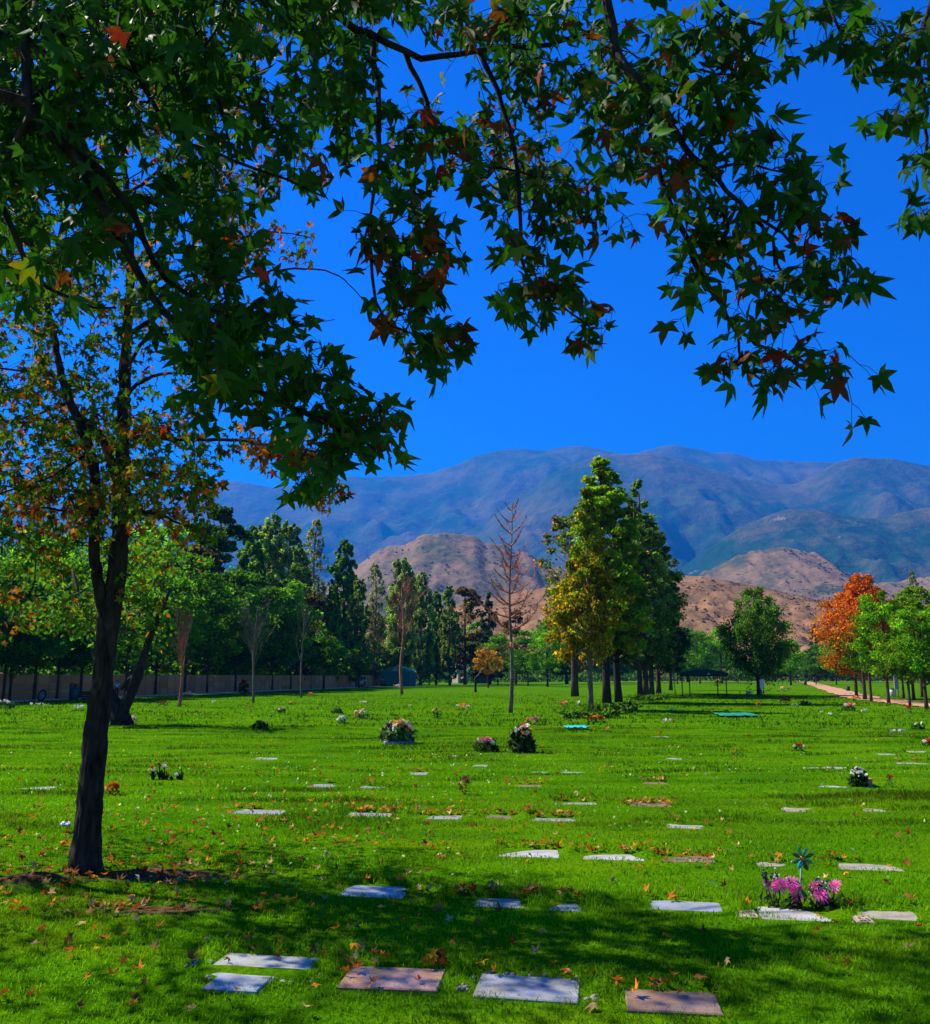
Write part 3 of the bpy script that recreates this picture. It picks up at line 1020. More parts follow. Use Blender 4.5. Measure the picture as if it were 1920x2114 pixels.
WG = 'dark trees standing in a row along the wall'
for px, top, kind, lab, off in [
    (-70, 1190, 'dark_c', 'leafy green tree by the wall at the very left edge of the picture', .5),
    (10, 1165, 'dark_a', 'green wall-side tree, the first with its whole trunk in view from the left', .4),
    (24, 1215, 'dark_b', 'green wall-side tree with a slim trunk leaning right, second from the left', .8),
    (73, 1140, 'dark_c', 'wall-side tree whose trunk stands before the round wheel', .5),
    (120, 1190, 'dark_a', 'wall-side tree between the round wheel and the green flower barrel', .3),
    (168, 1160, 'dark_b', 'wall-side tree behind the thick foreground trunk', .4),
    (262, 1200, 'bright', 'bright green wall-side tree showing between the trunks of the forked tree', .5),
    (322, 1180, 'dark_c', 'wall-side tree to the right of the forked tree, its thin trunk against the wall', .6),
    (382, 1150, 'dark_a', 'wall-side tree with a dark straight trunk behind the bare brown tree', .5),
    (428, 1195, 'dark_b', 'wall-side tree between the bare brown tree and the bare grey tree', .6),
    (486, 1180, 'dark_a', 'wall-side tree above the heap of red flowers', .5),
    (562, 1215, 'dark_c', 'wall-side tree just right of the bare grey tree, thick dark trunk', .5),
    (600, 1200, 'dark_b', 'wall-side tree just left of the bare thin tree', .6)]:
    s = wall_s(px); p = wallpt(s, off)
    plant_tree('wall_tree', lab, px, None, top, kind, WG, rot=random.uniform(0, 6), Y=p[1], wscale=1.12)

for px, base, top, kind, lab, nm in [
    (370, 1460, 1262, 'bare_brown', 'leafless reddish-brown vase-shaped tree on the left lawn', 'bare_tree'),
    (521, 1451, 1245, 'bare_grey', 'leafless pale grey forked tree standing left of the thin leafless one', 'bare_tree'),
    (621, 1441, 1240, 'bare_thin', 'thin leafless tree with a slim leaning trunk in the left lawn', 'bare_tree'),
    (829, 1434, 1215, 'bare_rust', 'leafless rusty-twigged tree in front of the teal marquee', 'bare_tree')]:
    plant_tree(nm, lab, px, base, top, kind, 'leafless trees on the left lawn', rot=px, wscale=.78)

for px, base, top, kind, lab in [
    (668, 1423, 1303, 'small_round', 'small rounded green tree, larger one by the wall left of the marquee'),
    (741, 1420, 1328, 'small_round', 'smallest rounded green tree by the wall, just left of the marquee'),
    (886, 1414.5, 1325, 'lime_row', 'narrow bright green tree left of the red parasol')]:
    plant_tree('small_tree', lab, px, base, top, kind, 'small green trees along the wall', rot=px)

PG = 'tall poplars in a row beyond the wall'
for px, Y, top, kind, lab in [
    (508, 122, 1090, 'poplar_c', 'first poplar from the left in the row, dark green beside the tall dark tree'),
    (548, 128, 1058, 'poplar_a', 'pale green poplar, highest at the left end of the row'),
    (590, 134, 1072, 'poplar_a', 'second pale poplar, just right of the highest'),
    (612, 120, 1120, 'poplar_b', 'brown-flecked poplar in front of the thin pale one'),
    (644, 140, 1074, 'poplar_thin', 'thin silvery poplar with nearly leafless top'),
    (706, 138, 1117, 'poplar_c', 'dark slender poplar standing clear against the blue mountain'),
    (736, 132, 1190, 'poplar_b', 'short brown-leaved poplar right of the slender dark one'),
    (772, 146, 1165, 'poplar_thin', 'thin greyish poplar left of the pair above the marquee'),
    (826, 150, 1146, 'poplar_a', 'broad pale poplar above the marquee'),
    (868, 156, 1178, 'poplar_a', 'pale poplar right of the broad one above the marquee'),
    (900, 168, 1222, 'poplar_c', 'low dark poplar above the red parasol'),
    (928, 162, 1206, 'poplar_b', 'poplar above the grey-roofed hut, its crown ragged'),
    (680, 126, 1220, 'poplar_c', 'low dark poplar left of the slender one')]:
    plant_tree('poplar', lab, px, None, top, kind, PG, rot=px, Y=Y, wscale=1.3)

BG_ = 'bushy trees filling the gap below the poplars'
for px, Y, top, kind, lab in [
    (440, 105, 1052, 'tall_dark', 'tall dark bluish tree overtopping everything left of the poplars'),
    (395, 95, 1130, 'brown_mix', 'brownish bushy tree under the tall dark tree'),
    (-20, 88, 1080, 'dark_b', 'high green tree beyond the wall at the left edge'),
    (90, 92, 1105, 'bright', 'high bright green tree beyond the wall, left of the foreground trunk'),
    (190, 96, 1120, 'dark_a', 'high dark tree beyond the wall behind the foreground trunk'),
    (310, 100, 1085, 'bright', 'high green tree beyond the wall right of the foreground trunk'),
    (470, 108, 1190, 'bright', 'bright bushy tree at the left foot of the poplars'),
    (530, 112, 1215, 'dark_c', 'bushy tree below the highest poplar'),
    (640, 116, 1230, 'brown_mix', 'rusty bushy tree below the thin silvery poplar'),
    (705, 150, 1260, 'dark_a', 'bushy dark tree below the slender dark poplar'),
    (790, 160, 1275, 'brown_mix', 'rusty bushy tree behind the leafless rusty tree'),
    (850, 165, 1280, 'dark_b', 'bushy dark tree behind the marquee'),
    (960, 175, 1215, 'brown_mix', 'brown-green ragged tree right of the last poplar'),
    (1010, 180, 1222, 'conifer', 'dark pointed conifer left of the dead conifer'),
    (985, 200, 1285, 'dark_b', 'round tree behind the little yellow-leaved tree'),
    (1065, 185, 1262, 'brown_mix', 'brownish tree just behind the dead conifer'),
    (1028, 165, 1310, 'dark_c', 'low green tree behind the dead conifer trunk'),
    (1090, 150, 1305, 'dark_a', 'dark round tree between the dead conifer and the big clump'),
    (1130, 140, 1300, 'bright', 'bright green tree at the left edge of the big clump'),
    (1170, 190, 1270, 'far_mass', 'broad dark tree half hidden behind the big clump'),
    (1270, 230, 1290, 'far_mass', 'broad dark tree seen between the trunks of the big clump'),
    (1420, 250, 1300, 'far_mass', 'broad tree right behind the green canopy'),
    (1398, 190, 1312, 'dark_b', 'green tree beside the right edge of the big clump'),
    (1445, 200, 1305, 'dark_c', 'green tree left of the drooping tree'),
    (1490, 210, 1298, 'bright', 'bright tree directly behind the left half of the drooping tree'),
    (1632, 165, 1322, 'bright', 'round bright green tree right of the drooping tree, beside the earth path'),
    (1600, 260, 1335, 'far_mass', 'far broad tree right of the drooping tree'),
    (1688, 270, 1288, 'conifer', 'left one of two far dark firs on the right'),
    (1718, 275, 1292, 'conifer', 'right one of two far dark firs on the right'),
    (1684, 175, 1332, 'dark_a', 'dark round tree below the far firs'),
    (1726, 170, 1318, 'dark_b', 'dark round tree right below the far firs'),
    (1780, 230, 1315, 'far_mass', 'broad tree behind the orange tree'),
    (1880, 240, 1318, 'far_mass', 'broad tree behind the right-hand row of slim trees'),
    (1960, 200, 1250, 'dark_c', 'green tree at the far right edge')]:
    plant_tree('bushy_tree', lab, px, None, top, kind, BG_, rot=px, Y=Y, wscale=1.15)

CG = 'trees of the big clump'
for px, base, top, kind, lab, ws in [
    (1187, 1438, 1035, 'cl_thin', 'thinly leaved tree at the left of the big clump', 1.1),
    (1220, 1466, 1010, 'cl_yellow', 'yellow-leaved slim tree in front of the big clump, pale trunk in the shrub bed', 1.15),
    (1253, 1452, 938, 'cl_green', 'tallest yellow-green tree in the middle of the big clump', 1.2),
    (1278, 1450, 975, 'cl_mid', 'green tree of the big clump with a bent dark trunk', 1.2),
    (1322, 1440, 1010, 'cl_dark', 'dark green tree of the big clump, leftmost of its thin right trunks', 1.25),
    (1334, 1437, 992, 'cl_dark', 'dark green tree of the big clump, middle of its thin right trunks', 1.25),
    (1346, 1434, 1035, 'cl_dark', 'dark green tree of the big clump, right one of its thin right trunks', 1.25),
    (1360, 1432, 1185, 'cl_black', 'low blackish tree at the right foot of the big clump', 1.0),
    (1385, 1425, 1225, 'cl_black', 'lowest blackish tree at the right end of the big clump', .9)]:
    plant_tree('clump_tree', lab, px, base, top, kind, CG, rot=px * 1.7, wscale=ws)

plant_tree('pepper_tree', 'drooping green tree with a white signboard at its leaning trunk', 1568, 1436, 1212, 'pepper', None, rot=2.0)

RG = 'slim trees in a row by the earth path'
for px, base, top, kind, lab, ws in [
    (1769, 1443, 1225, 'orange', 'orange-leaved slim tree, first of the row by the path', 1.2),
    (1786, 1445, 1205, 'red_top', 'slim tree with a red and orange crown top, second of the row', 1.2),
    (1799, 1448, 1188, 'red_top', 'slim tree with the highest red crown top in the row', .85),
    (1835, 1452, 1225, 'green_row', 'thickest-trunked green tree of the row by the path', 1.0),
    (1866, 1442, 1240, 'red_top', 'slim tree right of the thickest trunk, orange at its top', .9),
    (1879, 1459, 1262, 'lime_row', 'bright green slim tree in front of the white board', 1.0),
    (1887, 1446, 1235, 'lime_row', 'bright green slim tree behind the front right one', 1.0),
    (1905, 1440, 1215, 'lime_row', 'tall lime-green slim tree near the right edge', 1.1),
    (1913, 1463, 1245, 'green_row', 'slim green tree nearest to the right edge', 1.1)]:
    plant_tree('row_tree', lab, px, base, top, kind, RG, rot=px, wscale=ws)
plant_tree('bare_sapling', 'small crooked leafless sapling beyond the path', 1778, 1427, 1398, 'bare_thin', None, rot=1)
plant_tree('pale_poplar', 'thin pale poplar rising behind the red tree top at the right', 1900, None, 1180, 'poplar_thin', None, Y=150, rot=1)
plant_tree('young_tree', 'small leaning tree with yellow and orange leaves before the dark green awning', 1008, 1420.5, 1340, 'small_yel', None, rot=1.0)
plant_tree('sapling', 'little grey-green sapling left of the green canopy', 1393, 1433, 1352, 'bare_thin', None, rot=.4)


# broken dead stump with one raised limb
def stump():
    p = G(982, 1429)
    t = thing('dead_stump', 'dark broken stump with one raised dead limb in the middle lawn', 'stump', p)
    s = mpp(p[1])
    mb = MB()
    mb.tube([(0, 0, -.1), (-.02, 0, 10 * s), (.0, 0, 22 * s), (-.02, 0, 32 * s)], [.16, .12, .13, .10], 8)
    mb.build('trunk', M['bark_dark'], t, True)
    mb = MB()
    mb.tube([(0, 0, 30 * s), (5 * s, 0, 34 * s), (10 * s, 0, 42 * s), (16 * s, .1, 48 * s)], [.09, .07, .05, .02], 6)
    mb.build('limb', M['bark_grey'], t, True)


stump()


# dead conifer in the middle
def dead_conifer():
    p = G(1054, 1472)
    s = mpp(p[1])
    top = at(1054, 1040, p[1])[2]
    t = thing('dead_conifer', 'tall leafless reddish conifer with upswept branches in the middle lawn', 'tree', p)
    mb = MB()
    n = 16
    zs = np.linspace(-.1, top, n)
    mb.tube([(.06 * math.sin(z * .9) + 5 * s * z / top, 0, z) for z in zs], [max(.012, .105 * (1 - z / top * .93)) for z in zs], 9)
    mb.build('trunk', M['bark_grey'], t, True)
    rnd = random.Random(5)
    br = MB()
    z = top * .33
    k = 0
    while z < top * .97:
        f = (z / top - .33) / .64
        nb = 4 if f < .6 else 3
        for j in range(nb):
            a = k * .9 + j * 2 * math.pi / nb + rnd.uniform(-.35, .35)
            L = (1.9 if f < .15 else 2.0 * (1 - .70 * f)) * rnd.uniform(.55, 1.1)
            rise = -.38 if f < .06 else .30 + .45 * f
            d = Vector((math.cos(a), math.sin(a), 0))
            pts = []; m = 7
            for i in range(m + 1):
                u = i / m
                pts.append(Vector((5 * s * z / top, 0, z)) + d * L * u + Vector((0, 0, L * (rise * u + .30 * u ** 3 - .06 * math.sin(u * 3)))))
            br.tube(pts, [.044 * (1 - .8 * i / m) * (1 - .5 * f) + .006 for i in range(m + 1)], 5, cap=False)
            for q in range(30):
                u = rnd.uniform(.25, 1); i = min(int(u * m), m - 1)
                b = pts[i].lerp(pts[i + 1], u * m - i)
                dd = (pts[i + 1] - pts[i]).normalized()
                sd = Vector((-d.y, d.x, 0)) * rnd.choice((-1, 1))
                e = b + (dd * .5 + sd * .55 + Vector((0, 0, .35 * rnd.uniform(-.3, 1.2)))) * L * rnd.uniform(.08, .24)
                mid = (b + e) / 2 + Vector((0, 0, -.03))
                br.tube([b, mid, e], [.017, .013, .006], 3, cap=False)
        z += top * .058; k += 1
    tag(br.build('branches', M['bark_red'], t), kind='stuff')


dead_conifer()


# forked tree close behind the near trunk
def forked_tree():
    p = G(252, 1497)
    Y = p[1]
    t = thing('forked_tree', 'dark tree forking low into two leaning trunks, right behind the thick near trunk', 'tree', p)
    W = lambda px, py, dy=0: Vector(at(px, py, Y + dy)) - Vector(p)
    s = mpp(Y)
    mb = MB()
    mb.tube([W(252, 1500), W(248, 1480), W(240, 1462), W(226, 1425), W(205, 1370), W(185, 1310, .3), W(165, 1240, .6), W(150, 1180, .8)],
            [24 * s, 20 * s, 15 * s, 9 * s, 8 * s, 6 * s, 5 * s, 3 * s], 10)
    mb.tube([W(250, 1485), W(256, 1462), W(270, 1430), W(284, 1395), W(298, 1350), W(312, 1310, -.3), W(330, 1270, -.6), W(352, 1215, -.8)],
            [14 * s, 12 * s, 11.5 * s, 11 * s, 8 * s, 7 * s, 5 * s, 3 * s], 10)
    mb.tube([W(284, 1393), W(268, 1402), W(258, 1412), W(250, 1424)], [4 * s, 4.5 * s, 4 * s, 3 * s], 7)
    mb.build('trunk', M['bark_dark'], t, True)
    rng = np.random.default_rng(44)
    P = []; C = []
    for k in range(48):
        c = np.array(W(rng.uniform(60, 345), rng.uniform(1130, 1325), rng.uniform(-1.6, 1.6)))
        q = rng.normal(size=(48, 3)) * np.array((.34, .34, .24))
        P.append(c + q)
        u = rng.uniform(.6, 1.35)
        for j in range(48): C.append(jit(G_MID if rng.uniform() < .78 else (A_OR if rng.uniform() < .3 else G_YEL), rng) * u)
    V, F = leaf_cards(np.concatenate(P), .17, rng)
    link('crown', mesh_np('crown', V, F, M['leaf_mid'], np.repeat(np.array(C), 4, 0)), t)
    lm = MB()
    for k in range(26):
        a = random.choice([W(165, 1240, .6), W(185, 1310, .3), W(312, 1310, -.3), W(330, 1270, -.6)])
        b = Vector(P[k].mean(0))
        lm.tube([a, (a + b) / 2 + Vector((0, 0, -.1)), b], [.035, .022, .008], 4, cap=False)
    tag(lm.build('limbs', M['bark'], t), kind='stuff')


forked_tree()

# ------------------------------------------------------------------ star-shaped leaves
def star_leaf(seed, curl=.3, fold=.25, flat=1.0):
    """five-lobed leaf, stalk at the origin, tip along +Y, about 1.75 wide; verts, tri faces"""
    r = random.Random(seed)
    lobes = [(0, 1.0), (58, .93), (-58, .93), (122, .62), (-122, .62)]
    lobes.sort()
    pts = []
    for i, (a, L) in enumerate(lobes):
        a += r.uniform(-6, 6); L *= r.uniform(.9, 1.1)
        w = 19 if abs(a) < 100 else 20
        for da, rr in ((-w, .60 * L), (0, L), (w, .60 * L)):
            pts.append((a + da, rr))
        if i < 4:
            b = (lobes[i][0] + lobes[i + 1][0]) / 2
            pts.append((b, .43))
    pts.append((178, .10)); pts.insert(0, (-178, .10))
    drop = {a: r.uniform(-.25, .35) for a, L in lobes}
    V = [(0, .0, 0)]
    for a, rr in pts:
        t = math.radians(a)
        x, y = rr * math.sin(t), rr * math.cos(t)
        near = min(drop, key=lambda q: abs(q - a))
        z = -curl * rr * rr * (1 + drop[near]) * .8 + fold * abs(x) * .6 + (drop[near] * .35 * rr ** 2)
        V.append((x, y, z * flat))
    V = np.array(V); V[:, 1] += .12
    n = len(pts)
    F = [(0, i + 1, i + 2) for i in range(n - 1)]
    # faces wind so that +Z is up
    F = [(a, c, b) for a, b, c in F]
    return V, np.array(F)


LEAFV = [star_leaf(s, curl=c, fold=f) for s, c, f in ((1, .25, .2), (2, .45, .35), (3, .15, .5), (4, .6, .15), (5, .35, -.1), (6, .8, .3), (7, .1, .1), (8, .55, .6), (21, 1.1, .2), (22, .9, .8), (23, -.4, .7), (24, 1.3, -.2))]
# near the branch tips we see stems: small flat strip for the stalk
LR = np.array([np.hypot(v[:, 0], v[:, 1] - .12) for v, f in LEAFV])


def leaf_col(kind, rng, rad):
    """per-vertex colours of one leaf, kind: base palette name"""
    n = len(rad)
    g = np.array((0.026, 0.078, 0.008)) * rng.uniform(.65, 1.45) * rng.uniform(.9, 1.1, 3)
    yg = np.array((0.085, 0.155, 0.012)) * rng.uniform(.7, 1.3)
    orr = np.array((0.40, 0.135, 0.014)) * rng.uniform(.7, 1.2)
    red = np.array((0.38, 0.035, 0.014)) * rng.uniform(.6, 1.2)
    rust = np.array((0.17, 0.050, 0.012)) * rng.uniform(.6, 1.3)
    yel = np.array((0.42, 0.26, 0.02)) * rng.uniform(.7, 1.1)
    e = np.clip((rad - .35) / .55, 0, 1)[:, None]
    base = {'g': g, 'yg': yg, 'or': orr, 'red': red, 'rust': rust, 'yel': yel, 'ge': g, 'oe': yg}[kind]
    if kind == 'ge': return g * (1 - e) + rust * e
    if kind == 'oe': return yg * (1 - e * .8) + orr * e * .8
    if kind == 'rust': return rust * (1 - e * .5) + red * .5 * e
    return np.tile(base, (n, 1)) * (1 + .15 * e)


class LeafPile:
    """gathers leaves as (template, place, axes, scale, kind)"""
    def __init__(self): self.L = []

    def add(self, p, tip, nrm, s, kind, stalk=None):
        tip = np.array(tip, float); tip /= np.linalg.norm(tip)
        nrm = np.array(nrm, float); nrm -= tip * nrm.dot(tip); nrm /= np.linalg.norm(nrm) + 1e-9
        x = np.cross(tip, nrm)
        self.L.append((RNG.integers(len(LEAFV)), np.array(p, float), np.stack([x, tip, nrm], 0), s, kind, stalk))

    def build(self, parent, mat, n_parts, stuff_name, origin, score):
        origin = np.array(origin, float)
        order = sorted(range(len(self.L)), key=lambda i: -score(self.L[i]))
        cache = {}
        for i in order[:n_parts]:
            k, p, A, s, kind, st = self.L[i]
            key = (k, kind, int(RNG.integers(2)))
            if key not in cache:
                V, Fc = LEAFV[k]
                cache[key] = mesh_np('leaf', V, Fc, mat, leaf_col(kind, RNG, LR[k]))
            o = link('leaf', cache[key], parent)
            m = Matrix(((A[0][0], A[1][0], A[2][0]), (A[0][1], A[1][1], A[2][1]), (A[0][2], A[1][2], A[2][2])))
            o.matrix_local = Matrix.Translation(Vector(p - origin)) @ m.to_4x4() @ Matrix.Scale(s, 4)
        VV = []; FF = []; CC = []; n = 0
        for i in order[n_parts:]:
            k, p, A, s, kind, st = self.L[i]
            V, Fc = LEAFV[k]
            VV.append((V * s) @ A + p - origin); FF.append(Fc + n); CC.append(leaf_col(kind, RNG, LR[k])); n += len(V)
        if VV:
            me = mesh_np(stuff_name, np.concatenate(VV), np.concatenate(FF), mat, np.concatenate(CC))
            tag(link(stuff_name, me, parent), kind='stuff')
        # the stalks, hair-thin
        mb = MB()
        for i in order:
            st = self.L[i][5]
            if st is not None:
                a, b = np.array(st) - origin, self.L[i][1] - origin
                m = (a + b) / 2 + np.array((0, 0, .12)) * np.linalg.norm(b - a)
                mb.tube([a, m, b], [.0013, .0011, .0011], 3, (0.06, .07, .015), cap=False)
        if mb.v:
            tag(mb.build('leaf_stalks', M['leaf_near'], parent), kind='stuff')


# ------------------------------------------------------------------ growing a tree: given limbs + twig ends to reach
class Grow:
    def __init__(self):
        self.P = []; self.par = []; self.fix = []; self.path = []

    def limb(self, pts, radii, start=None, step=.07):
        """a given limb through world points; radii at its ends"""
        pts = [np.array(p, float) for p in pts]
        # Catmull-Rom
        Q = [2 * pts[0] - pts[1]] + pts + [2 * pts[-1] - pts[-2]]
        out = []
        for i in range(1, len(Q) - 2):
            L = np.linalg.norm(Q[i + 1] - Q[i]); n = max(2, int(L / step))
            for u in np.linspace(0, 1, n, endpoint=False):
                a, b, c, d = Q[i - 1], Q[i], Q[i + 1], Q[i + 2]
                out.append(.5 * ((2 * b) + (c - a) * u + (2 * a - 5 * b + 4 * c - d) * u ** 2 + (3 * b - a - 3 * c + d) * u ** 3))
        out.append(pts[-1])
        if start is None and self.P:
            D = np.linalg.norm(np.array(self.P) - out[0], axis=1); start = int(D.argmin())
        ids = []
        prev = -1 if start is None else start
        for i, p in enumerate(out):
            self.P.append(p + RNG.normal(size=3) * .004); self.par.append(prev)
            f = i / max(1, len(out) - 1)
            self.fix.append(radii[0] * (1 - f) + radii[1] * f)
            prev = len(self.P) - 1; ids.append(prev)
        self.path.append(([start] if start is not None else []) + ids)
        return ids

    def reach(self, T, step=.08, sag=.10, maxlen=9):
        """connect twig ends to the nearest wood, nearest first; returns (end point, direction) for each"""
        T = np.array(T, float)
        P = np.array(self.P)
        n = len(T)
        best = np.full(n, 1e9); who = np.zeros(n, int)
        for i in range(0, len(P), 256):
            D = np.linalg.norm(T[:, None] - P[None, i:i + 256], axis=2)
            j = D.argmin(1); d = D[np.arange(n), j]
            m = d < best; best[m] = d[m]; who[m] = j[m] + i
        todo = np.ones(n, bool); ends = [None] * n
        for _ in range(n):
            k = int(np.where(todo, best, 1e9).argmin())
            todo[k] = False
            a = who[k]; A = self.P[a]; B = T[k]
            L = np.linalg.norm(B - A)
            if L > maxlen: continue
            pa = self.par[a]
            d0 = A - self.P[pa] if pa >= 0 else B - A
            d0 = d0 / (np.linalg.norm(d0) + 1e-9)
            ctrl = A + d0 * L * .35 + np.array((0, 0, sag * L)) + RNG.normal(size=3) * L * .07
            m = max(2, int(L / step))
            prev = a; ids = [a]; new = []
            for u in np.linspace(0, 1, m + 1)[1:]:
                q = A * (1 - u) ** 2 + ctrl * 2 * u * (1 - u) + B * u * u + RNG.normal(size=3) * .006
                self.P.append(q); self.par.append(prev); self.fix.append(0)
                prev = len(self.P) - 1; ids.append(prev); new.append(q)
            self.path.append(ids)
            ends[k] = (prev, B - ctrl)
            N = np.array(new)
            D = np.linalg.norm(T[:, None] - N[None], axis=2)
            j = D.argmin(1); d = D[np.arange(n), j]
            mm = todo & (d < best)
            best[mm] = d[mm]; who[mm] = len(self.P) - len(new) + j[mm]
        return ends

    def radii(self, tip=.0022, pw=2.3):
        n = len(self.P)
        acc = np.zeros(n)
        kids = np.zeros(n, int)
        for i in range(n):
            if self.par[i] >= 0: kids[self.par[i]] += 1
        acc[kids == 0] = tip ** pw
        for i in range(n - 1, -1, -1):
            if self.par[i] >= 0: acc[self.par[i]] += acc[i]
        r = acc ** (1 / pw)
        return np.maximum(r, np.array(self.fix))

    def tubes(self, mb, origin, rmin=0, rmax=9, sides=5, tip=.0022, pw=2.3):
        r = self.radii(tip, pw)
        o = np.array(origin)
        for ids in self.path:
            rr = [min(r[i], r[ids[1]] * 1.25) if j == 0 else r[i] for j, i in enumerate(ids)]
            if not (rmin <= max(rr[1:]) < rmax): continue
            ns = 3 if max(rr) < .006 else (sides if max(rr) < .02 else 9)
            mb.tube([self.P[i] - o for i in ids], rr, ns, cap=False)


K = 1.0486        # overview pixels -> photo pixels


def ov(px, py, d):
    """point on the sight line of overview pixel (px, py), d metres along the view axis"""
    r = ray(px * K, py * K)
    return CAMP + r * d


# ---- the overhanging tree: its trunk stands left of the picture, its boughs hang in from above
def overhanging_tree():
    base = np.array((-3.5, 1.5, 0.0)); base[2] = float(H(base[0], base[1]))
    root = thing('overhanging_maple', 'nearest tree, dark star-shaped leaves on boughs hanging into the top of the picture', 'tree', base)
    g = Grow()
    crotch = base + np.array((.15, .1, 2.6))
    g.limb([base + np.array((0, 0, -.2)), base + np.array((.03, .02, 1.2)), crotch], (.21, .15), step=.15)
    g.limb([crotch, base + np.array((.1, -.1, 4.4)), base + np.array((.25, 0, 6.2)), base + np.array((.2, .1, 7.6))], (.13, .03), step=.15)
    d = 3.1
    # left bough running down to the right
    L1 = [(-60, 170, 2.7), (60, 225, 2.75), (130, 290, 2.8), (190, 375, 2.85), (235, 470, 2.9), (300, 580, 3.0), (345, 640, 3.0), (420, 705, 3.05), (500, 762, 3.1), (580, 803, 3.15), (680, 852, 3.2), (735, 880, 3.2)]
    g.limb([crotch, (-2.6, 2.0, 3.4)] + [ov(*p) for p in L1], (.042, .005))
    g.limb([ov(130, 292, 2.8), ov(200, 340, 2.95), ov(262, 420, 3.05), ov(300, 520, 3.1), ov(400, 600, 3.2), ov(520, 640, 3.3), ov(600, 672, 3.35)], (.016, .004))
    # high bough crossing the top of the picture
    g.limb([base + np.array((.12, .0, 3.6)), (-2.0, 2.2, 4.6), ov(420, -70, 3.3), ov(560, -10, 3.3), ov(640, 22, 3.3), ov(700, 58, 3.3), ov(760, 85, 3.35), ov(830, 112, 3.4), ov(944, 99, 3.5), ov(1078, 86, 3.5), ov(1160, 66, 3.5)], (.04, .008))
    # bough above the frame that feeds the right-hand sprays
    g.limb([base + np.array((.2, .0, 4.6)), (-1.6, 2.0, 6.0), (0.2, 2.3, 5.9), (1.1, 2.6, 5.3), ov(1150, -120, 3.2)], (.075, .02), step=.12)
    g.limb([(1.1, 2.6, 5.3), (1.8, 2.7, 5.0), ov(1800, -150, 3.2), ov(1840, -40, 3.1), ov(1822, 45, 3.1), ov(1806, 100, 3.1), ov(1812, 168, 3.1), ov(1824, 205, 3.1), ov(1818, 243, 3.1), ov(1825, 300, 3.1), ov(1821, 353, 3.1)], (.03, .004))
    # hanging shoots
    g.limb([ov(735, 95, 3.3), ov(742, 190, 3.2), ov(748, 260, 3.1), ov(740, 350, 3.05), ov(727, 434, 3.0), ov(712, 480, 3.0)], (.013, .004))
    g.limb([ov(727, 434, 3.0), ov(730, 500, 2.95), ov(751, 540, 2.95), ov(790, 566, 2.95)], (.006, .003))
    g.limb([ov(730, 495, 2.95), ov(740, 590, 2.95), ov(760, 632, 2.95), ov(784, 648, 2.95), ov(817, 660, 2.95), ov(885, 695, 2.95)], (.006, .003))
    g.limb([ov(797, 98, 3.4), ov(824, 160, 3.4), ov(850, 233, 3.4), ov(877, 277, 3.4), ov(917, 314, 3.4), ov(987, 328, 3.4), ov(1060, 350, 3.4)], (.012, .004))
    g.limb([ov(944, 99, 3.5), ov(980, 180, 3.5), ov(1010, 290, 3.45), ov(1023, 384, 3.4), ov(1026, 470, 3.35), ov(1038, 540, 3.3), ov(1075, 580, 3.3), ov(1130, 620, 3.3), ov(1165, 645, 3.3)], (.012, .003))
    g.limb([ov(1150, -120, 3.2), ov(1190, -20, 3.1), ov(1205, 60, 3.1), ov(1221, 113, 3.05), ov(1264, 160, 3.0), ov(1294, 214, 3.0), ov(1330, 267, 2.95), ov(1367, 310, 2.95), ov(1397, 337, 2.9), ov(1434, 373, 2.9), ov(1488, 430, 2.85), ov(1521, 446, 2.85), ov(1560, 475, 2.8)], (.019, .004))
    g.limb([ov(1397, 334, 2.9), ov(1450, 323, 2.85), ov(1497, 327, 2.8), ov(1545, 338, 2.8)], (.006, .003))
    g.limb([ov(1488, 431, 2.85), ov(1511, 458, 2.85), ov(1522, 484, 2.85), ov(1527, 522, 2.85), ov(1554, 551, 2.85), ov(1575, 572, 2.85)], (.007, .003))
    g.limb([ov(1281, 190, 3.0), ov(1290, 316, 3.0), ov(1316, 390, 2.95), ov(1340, 445, 2.9), ov(1362, 505, 2.9), ov(1382, 534, 2.9), ov(1408, 582, 2.9), ov(1434, 625, 2.9), ov(1454, 650, 2.9), ov(1488, 675, 2.9), ov(1521, 695, 2.9), ov(1562, 712, 2.9), ov(1586, 729, 2.9), ov(1613, 727, 2.9), ov(1634, 716, 2.9)], (.012, .003))
    g.limb([ov(1452, 652, 2.9), ov(1457, 695, 2.88), ov(1470, 730, 2.86), ov(1500, 745, 2.86), ov(1524, 756, 2.86), ov(1541, 741, 2.86)], (.005, .0025))
    g.limb([ov(1190, -20, 3.1), ov(1340, -60, 3.0), ov(1421, 7, 3.0), ov(1461, 33, 3.0), ov(1500, 45, 3.0), ov(1540, 60, 2.95)], (.012, .004))
    g.limb([ov(1264, 160, 3.0), ov(1330, 150, 2.95), ov(1380, 143, 2.95), ov(1440, 148, 2.9)], (.007, .003))
    g.limb([ov(1800, -150, 3.2), ov(1690, -40, 3.1), ov(1640, 30, 3.0), ov(1680, 70, 3.0), ov(1740, 100, 3.0)], (.010, .003))
    # left mass branches
    for pl in ([(50, 54, 2.9), (115, 62, 3.0), (168, 91, 3.1), (192, 108, 3.1), (260, 140, 3.2)], [(60, 200, 2.9), (105, 165, 3.0), (140, 152, 3.1), (196, 150, 3.2), (260, 140, 3.3)],
               [(340, -20, 3.3), (360, 62, 3.3), (378, 115, 3.3), (405, 168, 3.3), (430, 200, 3.3), (450, 280, 3.3), (462, 330, 3.3)], [(300, 60, 3.2), (250, 100, 3.2), (300, 200, 3.2), (345, 260, 3.2), (420, 300, 3.2), (520, 340, 3.3), (640, 385, 3.3)],
               [(0, 370, 2.9), (30, 470, 2.9), (60, 540, 3.0), (140, 590, 3.1), (230, 610, 3.2)]):
